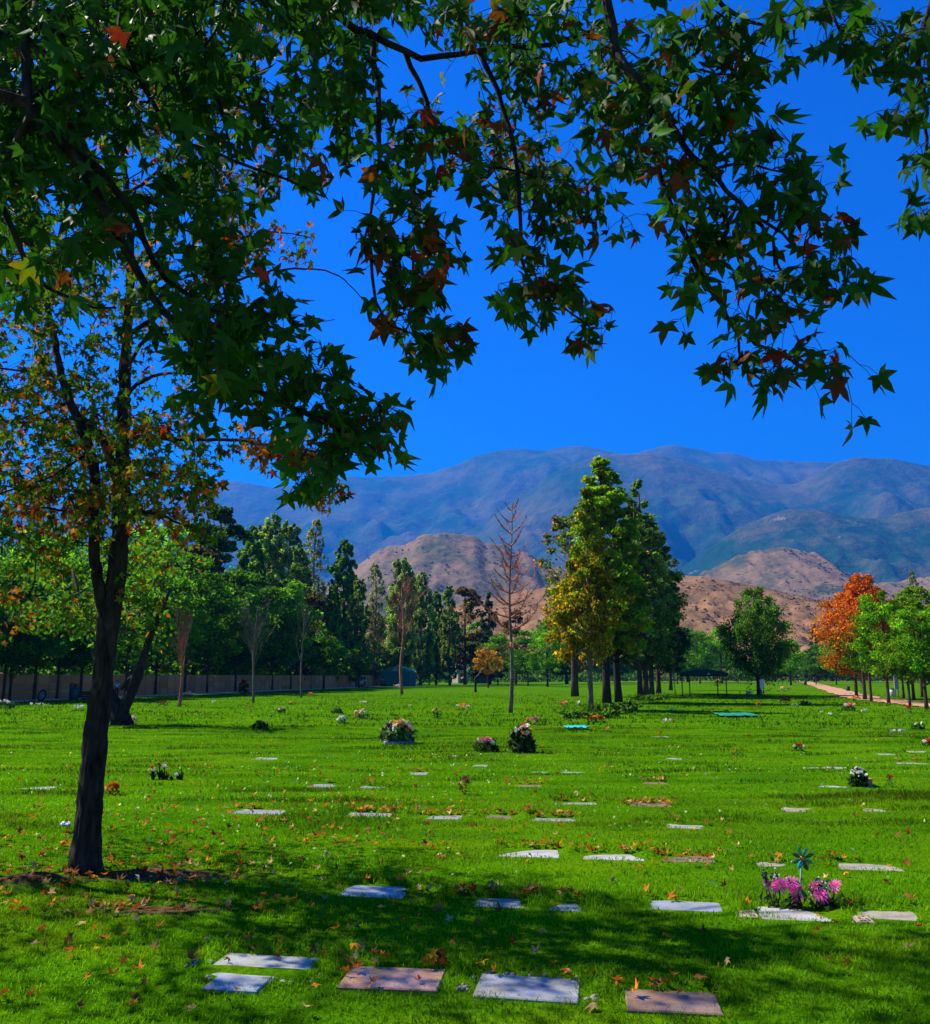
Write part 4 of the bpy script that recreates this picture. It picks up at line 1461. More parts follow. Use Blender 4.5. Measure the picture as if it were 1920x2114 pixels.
        g.limb([ov(*p) for p in pl], (.012, .004))

    # twig ends: along the given shoots and through the bulk of the bough
    T = []; SC = []
    rng = RNG

    def spray(x, y, r, n, d, dd=.25):
        if x > 700 and n > 2: n = max(2, int(round(n * (.74 if x < 1260 else (.52 if x < 1480 else .72)))))
        for _ in range(n):
            a = rng.uniform(0, 6.28); q = r * math.sqrt(rng.uniform())
            T.append(ov(x + q * math.cos(a), y + q * math.sin(a), d + rng.uniform(-dd, dd))); SC.append(1)

    def region(poly, n, d0, d1, hole=None):
        poly = np.array(poly, float)
        x0, y0 = poly.min(0); x1, y1 = poly.max(0)
        k = 0
        while k < n:
            x, y = rng.uniform(x0, x1), rng.uniform(y0, y1)
            ins = False; j = len(poly) - 1
            for i in range(len(poly)):
                xi, yi = poly[i]; xj, yj = poly[j]
                if (yi > y) != (yj > y) and x < (xj - xi) * (y - yi) / (yj - yi) + xi: ins = not ins
                j = i
            if not ins: continue
            dd = d0 + (d1 - d0) * rng.uniform() ** 1.3
            if fbm(x / 95, y / 95, 5, 2) < .40 and rng.uniform() < .82: continue
            T.append(ov(x, y, dd)); SC.append(1); k += 1
    A = [(-60, -60), (720, -60), (740, 60), (715, 200), (690, 300), (620, 372), (565, 360), (505, 400), (545, 500), (470, 560), (560, 660), (640, 690), (560, 780), (470, 770), (400, 745), (330, 660), (200, 585), (100, 590), (-60, 560)]
    region(A, 540, 2.7, 4.6)
    region([(-60, -60), (480, -60), (460, 260), (300, 480), (-60, 560)], 310, 2.8, 4.8)
    region([(700, -60), (1290, -60), (1310, 100), (1300, 220), (1260, 330), (1215, 380), (1120, 405), (1000, 370), (900, 375), (800, 330), (735, 230)], 250, 3.0, 5.2)
    # lower left spray
    for x, y, r, n in ((430, 700, 45, 9), (520, 730, 50, 10), (610, 700, 45, 8), (660, 740, 35, 6), (600, 800, 50, 9), (680, 830, 50, 9), (740, 810, 30, 5), (735, 880, 42, 7), (640, 890, 45, 8), (600, 940, 22, 3), (770, 800, 18, 2), (380, 770, 35, 5), (560, 600, 40, 5)):
        spray(x, y, r, n, 3.1)
    # hanging spray x 700-900
    for x, y, r, n in ((745, 330, 35, 5), (780, 370, 35, 5), (745, 440, 30, 4), (800, 440, 40, 7), (860, 450, 40, 6), (880, 505, 30, 5), (760, 520, 35, 5), (820, 530, 42, 7), (860, 560, 30, 4), (790, 600, 32, 5), (830, 620, 35, 6), (885, 630, 30, 6), (840, 670, 28, 5), (890, 695, 10, 1), (885, 720, 6, 1)):
        spray(x, y, r, n, 2.95, .15)
    # hanging spray x 960-1200
    for x, y, r, n in ((1030, 410, 45, 7), (1080, 440, 40, 6), (1000, 480, 30, 4), (1050, 510, 40, 6), (1095, 540, 35, 5), (1140, 555, 22, 3), (985, 565, 22, 3), (1070, 590, 32, 5), (1020, 600, 14, 1), (1150, 640, 20, 3), (1190, 650, 20, 3), (1240, 440, 20, 2), (1170, 395, 40, 6), (1120, 380, 40, 6)):
        spray(x, y, r, n, 3.2, .2)
    # right-hand spray
    for x, y, r, n in ((1300, 120, 50, 8), (1340, 70, 45, 7), (1400, 60, 45, 7), (1460, 50, 45, 7), (1520, 60, 35, 5), (1380, 140, 45, 7), (1440, 140, 40, 6), (1490, 130, 25, 3), (1360, 200, 50, 8), (1420, 220, 40, 6), (1300, 260, 45, 8),
                       (1340, 320, 45, 9), (1400, 290, 45, 7), (1460, 280, 35, 5), (1510, 260, 28, 4), (1540, 300, 20, 3), (1480, 350, 38, 6), (1540, 350, 30, 4), (1600, 330, 28, 4), (1610, 375, 22, 3), (1550, 390, 28, 3),
                       (1350, 380, 40, 8), (1390, 420, 42, 9), (1440, 420, 40, 8), (1380, 480, 35, 7), (1430, 490, 35, 7), (1340, 540, 22, 3), (1350, 615, 14, 1), (1590, 470, 35, 6), (1640, 440, 16, 2), (1560, 520, 35, 6), (1620, 510, 35, 5), (1680, 520, 20, 3), (1500, 560, 35, 5), (1560, 590, 30, 4), (1440, 590, 25, 3), (1540, 640, 20, 2), (1640, 590, 15, 2), (1460, 630, 20, 3),
                       (1430, 690, 14, 2), (1440, 740, 10, 1), (1500, 700, 18, 3), (1520, 730, 20, 3), (1580, 755, 20, 3), (1610, 695, 18, 2), (1650, 680, 16, 2), (1690, 715, 10, 1), (1672, 795, 6, 1)):
        spray(x, y, r, n, 2.85, .15)
    for x, y, r, n in ((1660, 40, 40, 6), (1720, 60, 40, 6), (1780, 70, 40, 6), (1740, 110, 30, 4), (1800, 130, 35, 5), (1790, 190, 22, 4), (1750, 235, 22, 3), (1815, 300, 22, 3), (1790, 390, 22, 3), (1825, 400, 16, 3), (1640, 20, 40, 5), (1840, 20, 40, 5), (1570, 10, 40, 5)):
        spray(x, y, r, n, 3.0, .2)
    # the rest of the crown, above and behind the view
    for _ in range(170):
        T.append(base + np.array((rng.normal() * 1.7 + .5, rng.normal() * 1.7 + .2, rng.uniform(3.8, 7.8)))); SC.append(0)
    ends = g.reach(T, step=.07, sag=.16)
    pile = LeafPile()
    for k, e in enumerate(ends):
        if e is None: continue
        nid, dr = e
        dr = dr / (np.linalg.norm(dr) + 1e-9)
        # walk back along the twig
        chain = [nid]
        while len(chain) < 3 and g.par[chain[-1]] >= 0: chain.append(g.par[chain[-1]])
        nl = rng.integers(2, 6) if SC[k] else rng.integers(5, 9)
        if T[k][1] < 3.2 and SC[k] and rng.uniform() < .3: nl = max(2, nl - 1)
        px, py, f = project(T[k])
        warm = .10
        if SC[k]:
            if 950 < px < 1500 and 150 < py < 560: warm = .24
            if py > 430 and px > 700: warm = .30
            if px < 740: warm = .05
        for j in range(nl):
            a = g.P[chain[min(j // 2, len(chain) - 1)]]
            out = dr * rng.uniform(.1, 1.0) + rng.normal(size=3) * .75
            out[2] -= rng.uniform(.1, .9)
            out /= np.linalg.norm(out)
            st = rng.uniform(.045, .085)
            p = a + out * st
            tip = out * .55 + rng.normal(size=3) * .35 + np.array((0, 0, -rng.uniform(.2, 1.0)))
            nrm = np.array((rng.normal() * .7, rng.normal() * .7 - .25, rng.uniform(.1, 1.0)))
            u = rng.uniform()
            kind = 'g' if u > warm else ('ge' if u > warm * .62 else ('rust' if u > warm * .22 else ('oe' if u > warm * .10 else 'red')))
            pile.add(p, tip, nrm, rng.uniform(.040, .073) * (1 if SC[k] else 1.35), kind, a if SC[k] else None)

    def score(L):
        px, py, f = project(L[1])
        if f < .3 or not (-20 < px < 1940 and -20 < py < 2130): return -1
        return 1000 * L[3] / f + .004 * min(py, 900)     # biggest in the picture, the free-hanging ones first
    mb = MB(); g.tubes(mb, base, rmin=.0, rmax=9, tip=.0014)
    # trunk (first path) apart from the boughs
    r = g.radii(.0021)
    tb = MB(); ids = g.path[0]
    tb.tube([g.P[i] - base for i in ids], [max(r[i], .12) for i in ids], 14)
    tb.build('trunk', M['bark_dark'], root, True)
    tag(mb.build('branches', M['bark_dark'], root, True), kind='stuff')
    pile.build(root, M['leaf_near'], 300, 'foliage', base, score)
    return len(pile.L)


# ---- the near tree on the left
def near_tree():
    base = G(172, 1802)
    Y = base[1]
    root = thing('autumn_maple', 'dark-trunked maple on the left turning orange, standing in bare earth with fallen leaves', 'tree', base)
    W = lambda px, py, dy=0.0: np.array(at(px, py, Y + dy))
    s = mpp(Y)
    g = Grow()
    main = [(172, 1830), (174, 1790), (180, 1700), (190, 1600), (201, 1500), (212, 1400), (222, 1310), (233, 1240), (244, 1150), (250, 1040), (253, 930), (256, 830), (262, 700), (268, 580), (266, 460), (255, 330), (244, 200), (240, 60), (246, -120), (240, -300)]
    g.limb([W(*p) for p in main], (.118, .012), step=.06)
    # set the bole by hand (radius in photo pixels by row)
    rows = np.array([(1830, 37), (1800, 33), (1760, 29.5), (1700, 27.5), (1600, 25.5), (1500, 23.5), (1400, 23.5), (1330, 23), (1280, 25), (1230, 20), (1150, 20.5), (1040, 19), (930, 15), (830, 14), (700, 11), (580, 9), (460, 8), (330, 6.5), (200, 5), (60, 4), (-300, 2)])
    o = np.argsort(rows[:, 0]); rows = rows[o]
    for i in g.path[0]:
        px, py, f = project(g.P[i]); g.fix[i] = float(np.interp(py, rows[:, 0], rows[:, 1])) * s * .90
    fork = [(222, 1300, -.03), (207, 1232, -.05), (196, 1160, -.08), (193, 1060, -.10), (196, 1000, -.1), (186, 930, -.1), (166, 880, -.1), (145, 830, -.1), (128, 780, -.1), (112, 700, 0), (90, 600, 0), (60, 480, .1), (40, 330, .2), (20, 150, .2)]
    ids = g.limb([W(*p) for p in fork], (.062, .010), step=.06)
    for i in ids:
        px, py, f = project(g.P[i]); g.fix[i] = float(np.interp(py, [150, 480, 780, 880, 1000, 1150, 1285], [3, 5, 8, 10.5, 11, 11.5, 13])) * s
    g.limb([W(238, 985), W(222, 930, .1), (W(205, 895, .15)), W(172, 868, .1), W(165, 862, -.1)], (.045, .03), step=.06)
    for pl, r0 in [
        ([(262, 905), (330, 904, -.2), (400, 907, -.4), (490, 909, -.6), (560, 920, -.8), (640, 930, -.9), (700, 935, -1.0)], .026),
        ([(256, 1062), (300, 1056, -.3), (335, 1066, -.5), (390, 1088, -.7), (430, 1100, -.8)], .022),
        ([(188, 1066), (150, 1058, -.2), (100, 1050, -.4), (30, 1040, -.6)], .018),
        ([(196, 1014), (130, 1012, .3), (60, 1010, .5), (-20, 1000, .7)], .018),
        ([(186, 930), (120, 975, -.3), (60, 1000, -.5), (-10, 1020, -.6)], .018),
        ([(265, 690), (320, 655, .3), (380, 620, .5), (470, 585, .7), (560, 560, .9), (640, 555, 1.0), (700, 570, 1.0), (760, 630, 1.0)], .026),
        ([(268, 640), (330, 600, -.2), (400, 540, -.3), (470, 500, -.3), (570, 480, -.3), (640, 490, -.3)], .02),
        ([(262, 760), (300, 700, .2), (360, 690, .4), (450, 700, .6), (540, 690, .8), (620, 670, 1.0), (690, 660, 1.0)], .02),
        ([(258, 820), (290, 790, -.3), (350, 770, -.6), (440, 780, -.9), (520, 800, -1.0)], .02),
        ([(268, 560), (330, 480, .5), (400, 380, .8), (480, 300, 1.0), (560, 250, 1.1)], .022),
        ([(262, 420), (200, 340, .5), (120, 260, .8), (40, 200, 1)], .02),
        ([(264, 400), (340, 340, -.4), (410, 250, -.7), (470, 170, -.9), (520, 60, -1)], .018),
        ([(128, 780), (70, 770, -.4), (0, 760, -.7), (-70, 740, -.9)], .018),
        ([(145, 830), (90, 850, .4), (20, 870, .7), (-60, 880, .9)], .018),
        ([(105, 660), (50, 640, .4), (-20, 600, .7)], .015),
        ([(250, 1040), (300, 1010, .5), (360, 1000, 1.0), (420, 1000, 1.4)], .018),
        ([(246, 1130), (275, 1100, .5), (300, 1090, 1.0)], .012),
        ([(244, 200), (320, 120, .4), (400, 20, .6), (430, -100, .6)], .016), ([(242, 100), (170, 0, -.4), (100, -100, -.6)], .016)]:
        g.limb([W(*p) for p in pl], (r0, .004), step=.07)
    T = []; rng = RNG

    def blob(x, y, rx, ry, n, d0, d1):
        for _ in range(n):
            a = rng.uniform(0, 6.28); q = math.sqrt(rng.uniform())
            T.append(W(x + rx * q * math.cos(a), y + ry * q * math.sin(a), rng.uniform(d0, d1)))
    blob(200, 760, 330, 260, 300, -1.3, 2.2)
    blob(130, 950, 230, 150, 250, -1.0, 2.6)
    blob(130, 660, 210, 210, 130, -1.2, 2.2); blob(640, 590, 110, 70, 30, .4, 1.2)
    blob(330, 960, 130, 130, 150, -1.7, 2.0)
    blob(380, 1030, 70, 70, 24, -1.2, .8)
    blob(90, 1060, 150, 70, 36, -1.2, 1.0)
    blob(60, 1140, 110, 60, 10, -1, .6)
    blob(250, 1180, 60, 60, 7, -.8, .6); blob(330, 1230, 30, 50, 5, -.8, 0)
    blob(600, 930, 110, 40, 32, -1.2, -.5); blob(640, 1000, 60, 45, 14, -1.2, -.5); blob(520, 900, 80, 30, 12, -1, -.4)
    blob(560, 590, 120, 70, 40, .3, 1.3); blob(700, 600, 60, 50, 16, .6, 1.2); blob(640, 700, 70, 50, 16, .5, 1.2); blob(590, 500, 90, 30, 14, -.5, .3)
    blob(450, 700, 110, 90, 36, -.4, 1)
    blob(260, 380, 330, 260, 330, -2.0, 2.0)
    blob(560, 360, 140, 120, 40, .2, 1.5)
    blob(260, 60, 330, 230, 230, -2, 2)
    blob(250, -250, 300, 220, 190, -1.8, 1.8)
    blob(-120, 600, 140, 460, 150, -1.6, 1.6); blob(-60, 980, 120, 120, 50, -1.4, 1)
    # crown trimmed to shape its shadow: twig ends shading the sunlit plaques are dropped
    def shade_ok(P):
        lx, ly = P[0] + .93 * P[2] / 1.073, P[1] - .37 * P[2] / 1.073
        return ly < np.interp(lx, [-3, -1.2, -.3, 1.2, 1.5, 4], [9.2, 8.6, 7.75, 7.0, 6.2, 6.0])
    T = [q for q in T if shade_ok(q)]
    ends = g.reach(T, step=.09, sag=.08)
    pile = LeafPile()
    for k, e in enumerate(ends):
        if e is None: continue
        nid, dr = e
        dr = dr / (np.linalg.norm(dr) + 1e-9)
        chain = [nid]
        while len(chain) < 4 and g.par[chain[-1]] >= 0: chain.append(g.par[chain[-1]])
        px, py, f = project(T[k])
        hue = rng.uniform()
        wp = .34
        if px > 480: wp = .75
        if py > 1000: wp = .45
        for j in range(rng.integers(5, 10)):
            a = g.P[chain[min(j // 2, len(chain) - 1)]]
            out = dr * .6 + rng.normal(size=3) * .8; out[2] -= .3; out /= np.linalg.norm(out)
            p = a + out * rng.uniform(.04, .11)
            tip = out * .6 + rng.normal(size=3) * .4 + np.array((0, 0, -rng.uniform(.2, .9)))
            nrm = np.array((rng.normal() * .8 - .2, rng.normal() * .8, rng.uniform(.1, 1)))
            u = rng.uniform() * .5 + hue * .5
            kind = rng.choice(['yg', 'g', 'oe'], p=[.55, .30, .15]) if u > wp else rng.choice(['or', 'rust', 'red', 'yel', 'oe'], p=[.40, .20, .12, .10, .18])
            pile.add(p, tip, nrm, rng.uniform(.040, .062), str(kind))

    def score(L):
        px, py, f = project(L[1])
        if not (0 < px < 1920 and py > 480): return -1
        return 1000 * L[3] / f + (6 if py > 820 else 0)
    mb = MB()
    trunk_ids = g.path[0]
    g.path = g.path[1:]
    g.tubes(mb, base, tip=.0022)
    tag(mb.build('branches', M['bark_dark'], root, True), kind='stuff')
    # the bole: furrowed bark as real relief
    n = 44
    V = []
    for q, i in enumerate(trunk_ids):
        c = g.P[i] - base; r = g.fix[i]
        for k in range(n):
            a = 2 * math.pi * k / n
            z = c[2]
            big = r * (1 + .05 * math.sin(2 * a + z * 1.3) + .035 * math.sin(3 * a - z * 2.1))
            fl = 1 + .45 * max(0, (.22 - z) / .4) * (.6 + .4 * math.sin(5 * a + .7)) if z < .22 else 1
            fur = (float(vnoise(a * 4.6 + .5 * math.sin(z * 7), z * 5.0, 3)) - .5) * .028 + (float(vnoise(a * 11, z * 16, 8)) - .5) * .009
            rr = big * fl + fur * min(1, r / .06)
            V.append((c[0] + rr * math.cos(a), c[1] + rr * math.sin(a), z))
    m = len(trunk_ids)
    i = np.arange((m - 1) * n).reshape(m - 1, n)
    j = np.roll(i, -1, 1)
    Fq = np.stack([i.ravel(), j.ravel(), (j + n).ravel(), (i + n).ravel()], 1)
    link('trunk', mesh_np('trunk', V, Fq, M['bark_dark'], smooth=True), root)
    # healed cut and a cut stub
    c = W(200, 1413, -.135) - base
    kb = MB()
    ring = []
    for k in range(20):
        a = 2 * math.pi * k / 20
        ring.append((c[0] + .030 * math.cos(a), c[1] + .005 * math.sin(a) , c[2] + .045 * math.sin(a)))
    kb.tube(ring + ring[:1], .009, 6, cap=False)
    kb.build('healed_cut', M['bark'], root, True)
    sb = MB(); c2 = W(188, 1435, -.02) - base
    sb.tube([c2 + np.array((.04, 0, -.02)), c2, c2 + np.array((-.028, -.01, .022))], [.03, .024, .019], 8)
    sb.build('stub', M['bark_dark'], root, True)
    pile.build(root, M['leaf_mid'], 300, 'foliage', base, score)
    return len(pile.L)


def edge_tree():
    base = np.array((-6.1, 8.5, 0.0)); base[2] = float(H(base[0], base[1]))
    root = thing('edge_maple', 'second turning maple, only its right side reaching in at the left edge', 'tree', base)
    g = Grow(); rng = RNG
    g.limb([base + np.array(q) for q in ((0, 0, -.2), (.05, 0, 1.0), (.02, .05, 2.2), (.1, 0, 4.0), (.05, -.05, 6.3))], (.11, .012), step=.08)
    T = []
    for _ in range(480):
        a = rng.uniform(0, 6.28); u = rng.uniform() ** .5; z = rng.uniform(0, 1)
        r = 2.9 * math.sqrt(max(.05, 1 - (2 * z - .75) ** 2 / 1.6)) * u
        T.append(base + np.array((r * math.cos(a), r * math.sin(a), 2.0 + 5.0 * z)))
    ends = g.reach(T, step=.1, sag=.08)
    pile = LeafPile()
    for k, e in enumerate(ends):
        if e is None: continue
        nid, dr = e
        for j in range(rng.integers(7, 12)):
            out = rng.normal(size=3); out /= np.linalg.norm(out)
            kind = str(rng.choice(['yg', 'g', 'or', 'rust', 'oe'], p=[.42, .2, .2, .06, .12]))
            pile.add(g.P[nid] + out * rng.uniform(.04, .2), out * .6 + np.array((0, 0, -.5)), np.array((rng.normal() * .8, rng.normal() * .8, .7)), rng.uniform(.045, .068), kind)
    tb = MB(); tb.tube([g.P[i] - base for i in g.path[0]], [max(g.fix[i], .012) for i in g.path[0]], 12)
    tb.build('trunk', M['bark_dark'], root, True)
    g.path = g.path[1:]
    mb = MB(); g.tubes(mb, base, tip=.0024); tag(mb.build('branches', M['bark_dark'], root, True), kind='stuff')

    def score(L):
        px, py, f = project(L[1])
        return 1000 * L[3] / f if 0 < px < 1920 else -1
    pile.build(root, M['leaf_mid'], 120, 'foliage', base, score)


edge_tree()
n_over = overhanging_tree()
n_near = near_tree()
print('LEAVES', n_over, n_near)

# ------------------------------------------------------------------ grass
def plaque_mask(x, y, m=0.0):
    ok = np.ones(len(x), bool)
    for k in range(len(_pl)):
        w = (np.abs(x - _pl[k, 0]) < .8) & (np.abs(y - _pl[k, 1]) < .6)
        if not w.any(): continue
        d, u, v = rect_dist(x[w], y[w], k)
        extra = PLAQUES[k][5]
        side = 0.0
        if k == 0: ok[w] &= ~((np.abs(u) < _pl[k, 2] / 2) & (v < 0) & (v > -_pl[k, 3] / 2 - .05))
        ok[w] &= d > m - .022 - .09 * (v < -.02) * fbm(u * 9 + k, v * 0 + k, 5, 2)
    return ok


def grass_band(name, y0, y1, dens, hgt, wid, seed, label, xk=.57):
    r = np.random.default_rng(seed)
    A = (xk * (y0 + y1) + .6) * (y1 - y0)
    n = int(A * dens)
    y = np.sqrt(r.uniform(y0 ** 2, y1 ** 2, n)) if y1 > y0 * 1.3 else r.uniform(y0, y1, n)
    x = r.uniform(-1, 1, n) * (xk * y + .3)
    keep = plaque_mask(x, y) & (r.uniform(size=n) > dirt(x, y) * 1.1) & (r.uniform(size=n) > np.clip((y - 34) / 58, 0, 1) * (y1 > 64))
    # thin, clumped turf
    cl = vnoise(x * 9, y * 9, 5)
    keep &= r.uniform(size=n) < .55 + .6 * cl
    x = x[keep]; y = y[keep]; n = len(x)
    z = H(x, y)
    streak = fbm(x / 1.5, y / .34, 21, 3)
    st = np.clip((streak - .56) / .12, 0, 1) * np.clip((y - 7) / 5, 0.15, 1)
    lip = np.zeros(n)
    for k in range(len(_pl)):
        w = (np.abs(x - _pl[k, 0]) < .9) & (np.abs(y - _pl[k, 1]) < .7)
        if w.any():
            d, u, v = rect_dist(x[w], y[w], k)
            lip[w] = np.maximum(lip[w], np.exp(-((d - .06) / .08) ** 2) * (v > -.02))
    h = hgt * r.uniform(.45, 1.25, n) * (.75 + .5 * fbm(x / .5, y / .4, 31, 2)) * (1 + 1.2 * st + .7 * lip)
    a = r.uniform(0, 2 * np.pi, n)
    w = wid * r.uniform(.6, 1.3, n)
    lean = r.uniform(.15, .95, n) * h
    la = r.uniform(0, 2 * np.pi, n)
    dx, dy = np.cos(la) * lean, np.sin(la) * lean
    sx, sy = np.cos(a) * w / 2, np.sin(a) * w / 2
    zb = z - .008
    V = np.empty((n, 5, 3), np.float32)
    V[:, 0] = np.stack([x - sx, y - sy, zb], 1)
    V[:, 1] = np.stack([x + sx, y + sy, zb], 1)
    V[:, 2] = np.stack([x + sx * .8 + dx * .35, y + sy * .8 + dy * .35, zb + h * .6], 1)
    V[:, 3] = np.stack([x - sx * .8 + dx * .35, y - sy * .8 + dy * .35, zb + h * .6], 1)
    V[:, 4] = np.stack([x + dx, y + dy, zb + h * .96], 1)
    i = np.arange(n)[:, None] * 5
    Q = i + np.array([[0, 1, 2, 3]]); T = i + np.array([[3, 2, 4]])
    p = fbm(x / 1.1, y / .8, 41, 3)[:, None]
    p2 = fbm(x / 4.0, y / 2.2, 47, 2)[:, None]
    c = np.array((0.070, 0.252, 0.003)) * (1 - p) + np.array((0.180, 0.345, 0.004)) * p
    c = c * (.62 + .76 * np.clip((p2 - .5) * 1.7 + .5, 0, 1))
    yl = np.clip((fbm(x / 2.6, y / 1.1, 53, 3) - .55) * 6 + 2.2 * np.exp(-((x + 2.5) / 1.1) ** 2 - ((y - 6.6) / .75) ** 2) * (fbm(x / .5, y / .3, 57, 2) - .3), 0, 1)[:, None]
    c = c * (1 - yl * .55) + np.array((0.20, 0.27, 0.008)) * yl * .55
    c = c * r.uniform(.65, 1.35, (n, 1))
    dry = r.uniform(size=n) < .02 + .10 * np.clip((fbm(x / .7, y / .35, 61, 2) - .6) * 5, 0, 1)
    c[dry] = np.array((0.30, 0.22, 0.05)) * r.uniform(.6, 1.2, (dry.sum(), 1))
    c = c * (1 - .6 * st[:, None])  # shade of turf ledges put into the blade colour along the streaks
    me = mesh_np(name, V.reshape(-1, 3), [Q, T], M['grass'], np.repeat(c, 5, 0))
    tag(link(name, me), label, kind='stuff')


grass_band('near_grass', 4.0, 7.6, 4800, .034, .0060, 1, 'short bright green lawn grass in the foreground')
grass_band('lawn_grass', 7.6, 13.5, 1600, .032, .009, 2, 'lawn grass in the middle distance')
grass_band('middle_grass', 13.5, 29, 360, .031, .018, 3, 'lawn grass in the middle distance further back')
grass_band('far_grass', 29, 92, 34, .055, .055, 4, 'lawn grass far back between the flowers')


# ------------------------------------------------------------------ plaques
PC = {'pale': (.52, .53, .42), 'blue': (.40, .44, .48), 'brick': (.58, .33, .18), 'grey': (.46, .45, .40), 'brown': (.36, .22, .12), 'cream': (.56, .48, .34), 'white': (.66, .64, .58)}
for k, (px, py, w, dm, kind, ex, lab) in enumerate(PLAQUES):
    cx, cy, W_, D_, A_ = _pl[k]
    mb = MB()
    mb.slab((0, 0, -.025), (W_, D_, .09), 0, .006, tuple(v * .8 for v in PC[kind]))
    o = mb.build('grave_plaque', M['granite'], None, loc=(cx, cy, _plz[k] + (-.004 if cy < 6 else -.019)), rot=(random.uniform(-.012, .02), random.uniform(-.012, .012), A_))
    tag(o, 'flat grave plaque: ' + lab if not ('plaque' in lab) else lab, 'grave plaque', 'flat grave plaques set in the lawn')
    rnd = random.Random(k)
    if 'blocks' in ex:
        for sgn in ((1,) if ex == 'blocks_r' else (-1, 1)):
            b = MB()
            b.slab((sgn * (W_ / 2 + .075), 0, -.02), (.12, D_ * .92, .09), 0, .006, (.42, .30, .22))
            for q in range(9):
                b.slab((sgn * (W_ / 2 + .075) + rnd.uniform(-.04, .04), rnd.uniform(-.4, .4) * D_, .026), (.018, .014, .006), rnd.uniform(0, 3), .002, (.12, .07, .05))
            tag(b.build('stone_block', M['stone'], o))
    if ex in ('pebbles', 'stones'):
        pm = []
        for q in range(4):
            b = MB()
            b.lathe([(.003, -.012), (.016, -.008), (.021, .002), (.015, .012), (.003, .016)], (0, 0, 0), 8, tuple(np.array((.27, .235, .18)) * rnd.uniform(.6, 1.3)), 1, .8)
            pm.append(b.mesh('pebble', M['stone'], True))
        spots = []
        if ex == 'stones':
            spots += [(-W_ / 2 + W_ * (q + .5) / 15 + rnd.uniform(-.008, .008), D_ / 2 + .035 + rnd.uniform(-.012, .012)) for q in range(15)]
            spots += [(W_ / 2 + rnd.uniform(.03, .10), rnd.uniform(-.45, .4) * D_) for q in range(14)]
            spots += [(-W_ / 2 - rnd.uniform(.03, .09), rnd.uniform(-.2, .45) * D_) for q in range(10)]
        else:
            spots += [(W_ / 2 + rnd.uniform(.03, .09), rnd.uniform(-.45, .35) * D_) for q in range(18)]
            spots += [(-W_ / 2 - rnd.uniform(.03, .16), rnd.uniform(-.3, .45) * D_) for q in range(16)]
            spots += [(rnd.uniform(-.5, .45) * W_, -D_ / 2 - rnd.uniform(.02, .05)) for q in range(26)]
        for sx, sy in spots:
            link('pebble', rnd.choice(pm), o, (sx, sy, .0 + rnd.uniform(-.004, .01)), (rnd.uniform(-.4, .4), rnd.uniform(-.4, .4), rnd.uniform(0, 6)), rnd.uniform(.7, 1.25))


# ------------------------------------------------------------------ flowers
CLR = {'orange': (.75, .22, .015), 'red': (.55, .02, .012), 'salmon': (.75, .20, .09), 'pink': (.80, .22, .30), 'white': (.82, .80, .68), 'cream': (.72, .62, .32), 'yellow': (.78, .48, .02),
       'purple': (.85, .09, .45), 'violet': (.30, .12, .55), 'darkred': (.16, .012, .012), 'brown': (.20, .08, .025), 'magenta': (.92, .13, .48)}
_bl = {}


def bloom(colour, kind='rose'):
    key = (colour, kind)
    if key in _bl: return _bl[key]
    rng = np.random.default_rng(abs(hash(key)) % 1000 if False else sum(map(ord, colour + kind)))
    V = []; Fq = []; C = []; n = 0
    rings = {'rose': [(6, .95, .25), (6, .7, .55), (5, .42, .8), (3, .2, .95)], 'mum': [(16, 1.0, -.25), (16, .98, .05), (15, .9, .4), (13, .72, .7), (9, .45, .92), (5, .2, 1.02)],
             'poppy': [(6, 1.0, .35), (5, .6, .7)]}[kind]
    for m, R, zz in rings:
        off = rng.uniform(0, 6)
        for i in range(m):
            a = off + i * 2 * math.pi / m + rng.uniform(-.15, .15)
            w = (.34 if kind == 'mum' else 1.25) * R * 2 / m * (2.2 if kind == 'mum' else 1.5) * .9 + .04
            ca, sa = math.cos(a), math.sin(a)
            L = R * rng.uniform(.85, 1.1)
            z1 = zz * .75 + rng.uniform(-.06, .06)
            p0 = np.array((.06 * ca, .06 * sa, .02 + .2 * max(zz, 0)))
            pm = np.array((L * .62 * ca, L * .62 * sa, z1 * .62 + .12))
            p1 = np.array((L * ca, L * sa, z1))
            s = np.array((-sa, ca, 0)) * w * .5
            V += [p0, pm + s, p1 + s * .35, p1 - s * .35, pm - s]
            Fq.append((n, n + 1, n + 4)); Fq.append((n + 1, n + 2, n + 4)); Fq.append((n + 2, n + 3, n + 4)); n += 5
            c = np.array(CLR[colour]) * rng.uniform(.7, 1.2)
            C += [c * .6, c, c * 1.1, c * 1.1, c]
    _bl[key] = mesh_np('flower', np.array(V), np.array(Fq), M['petal'], np.array(C))
    return _bl[key]


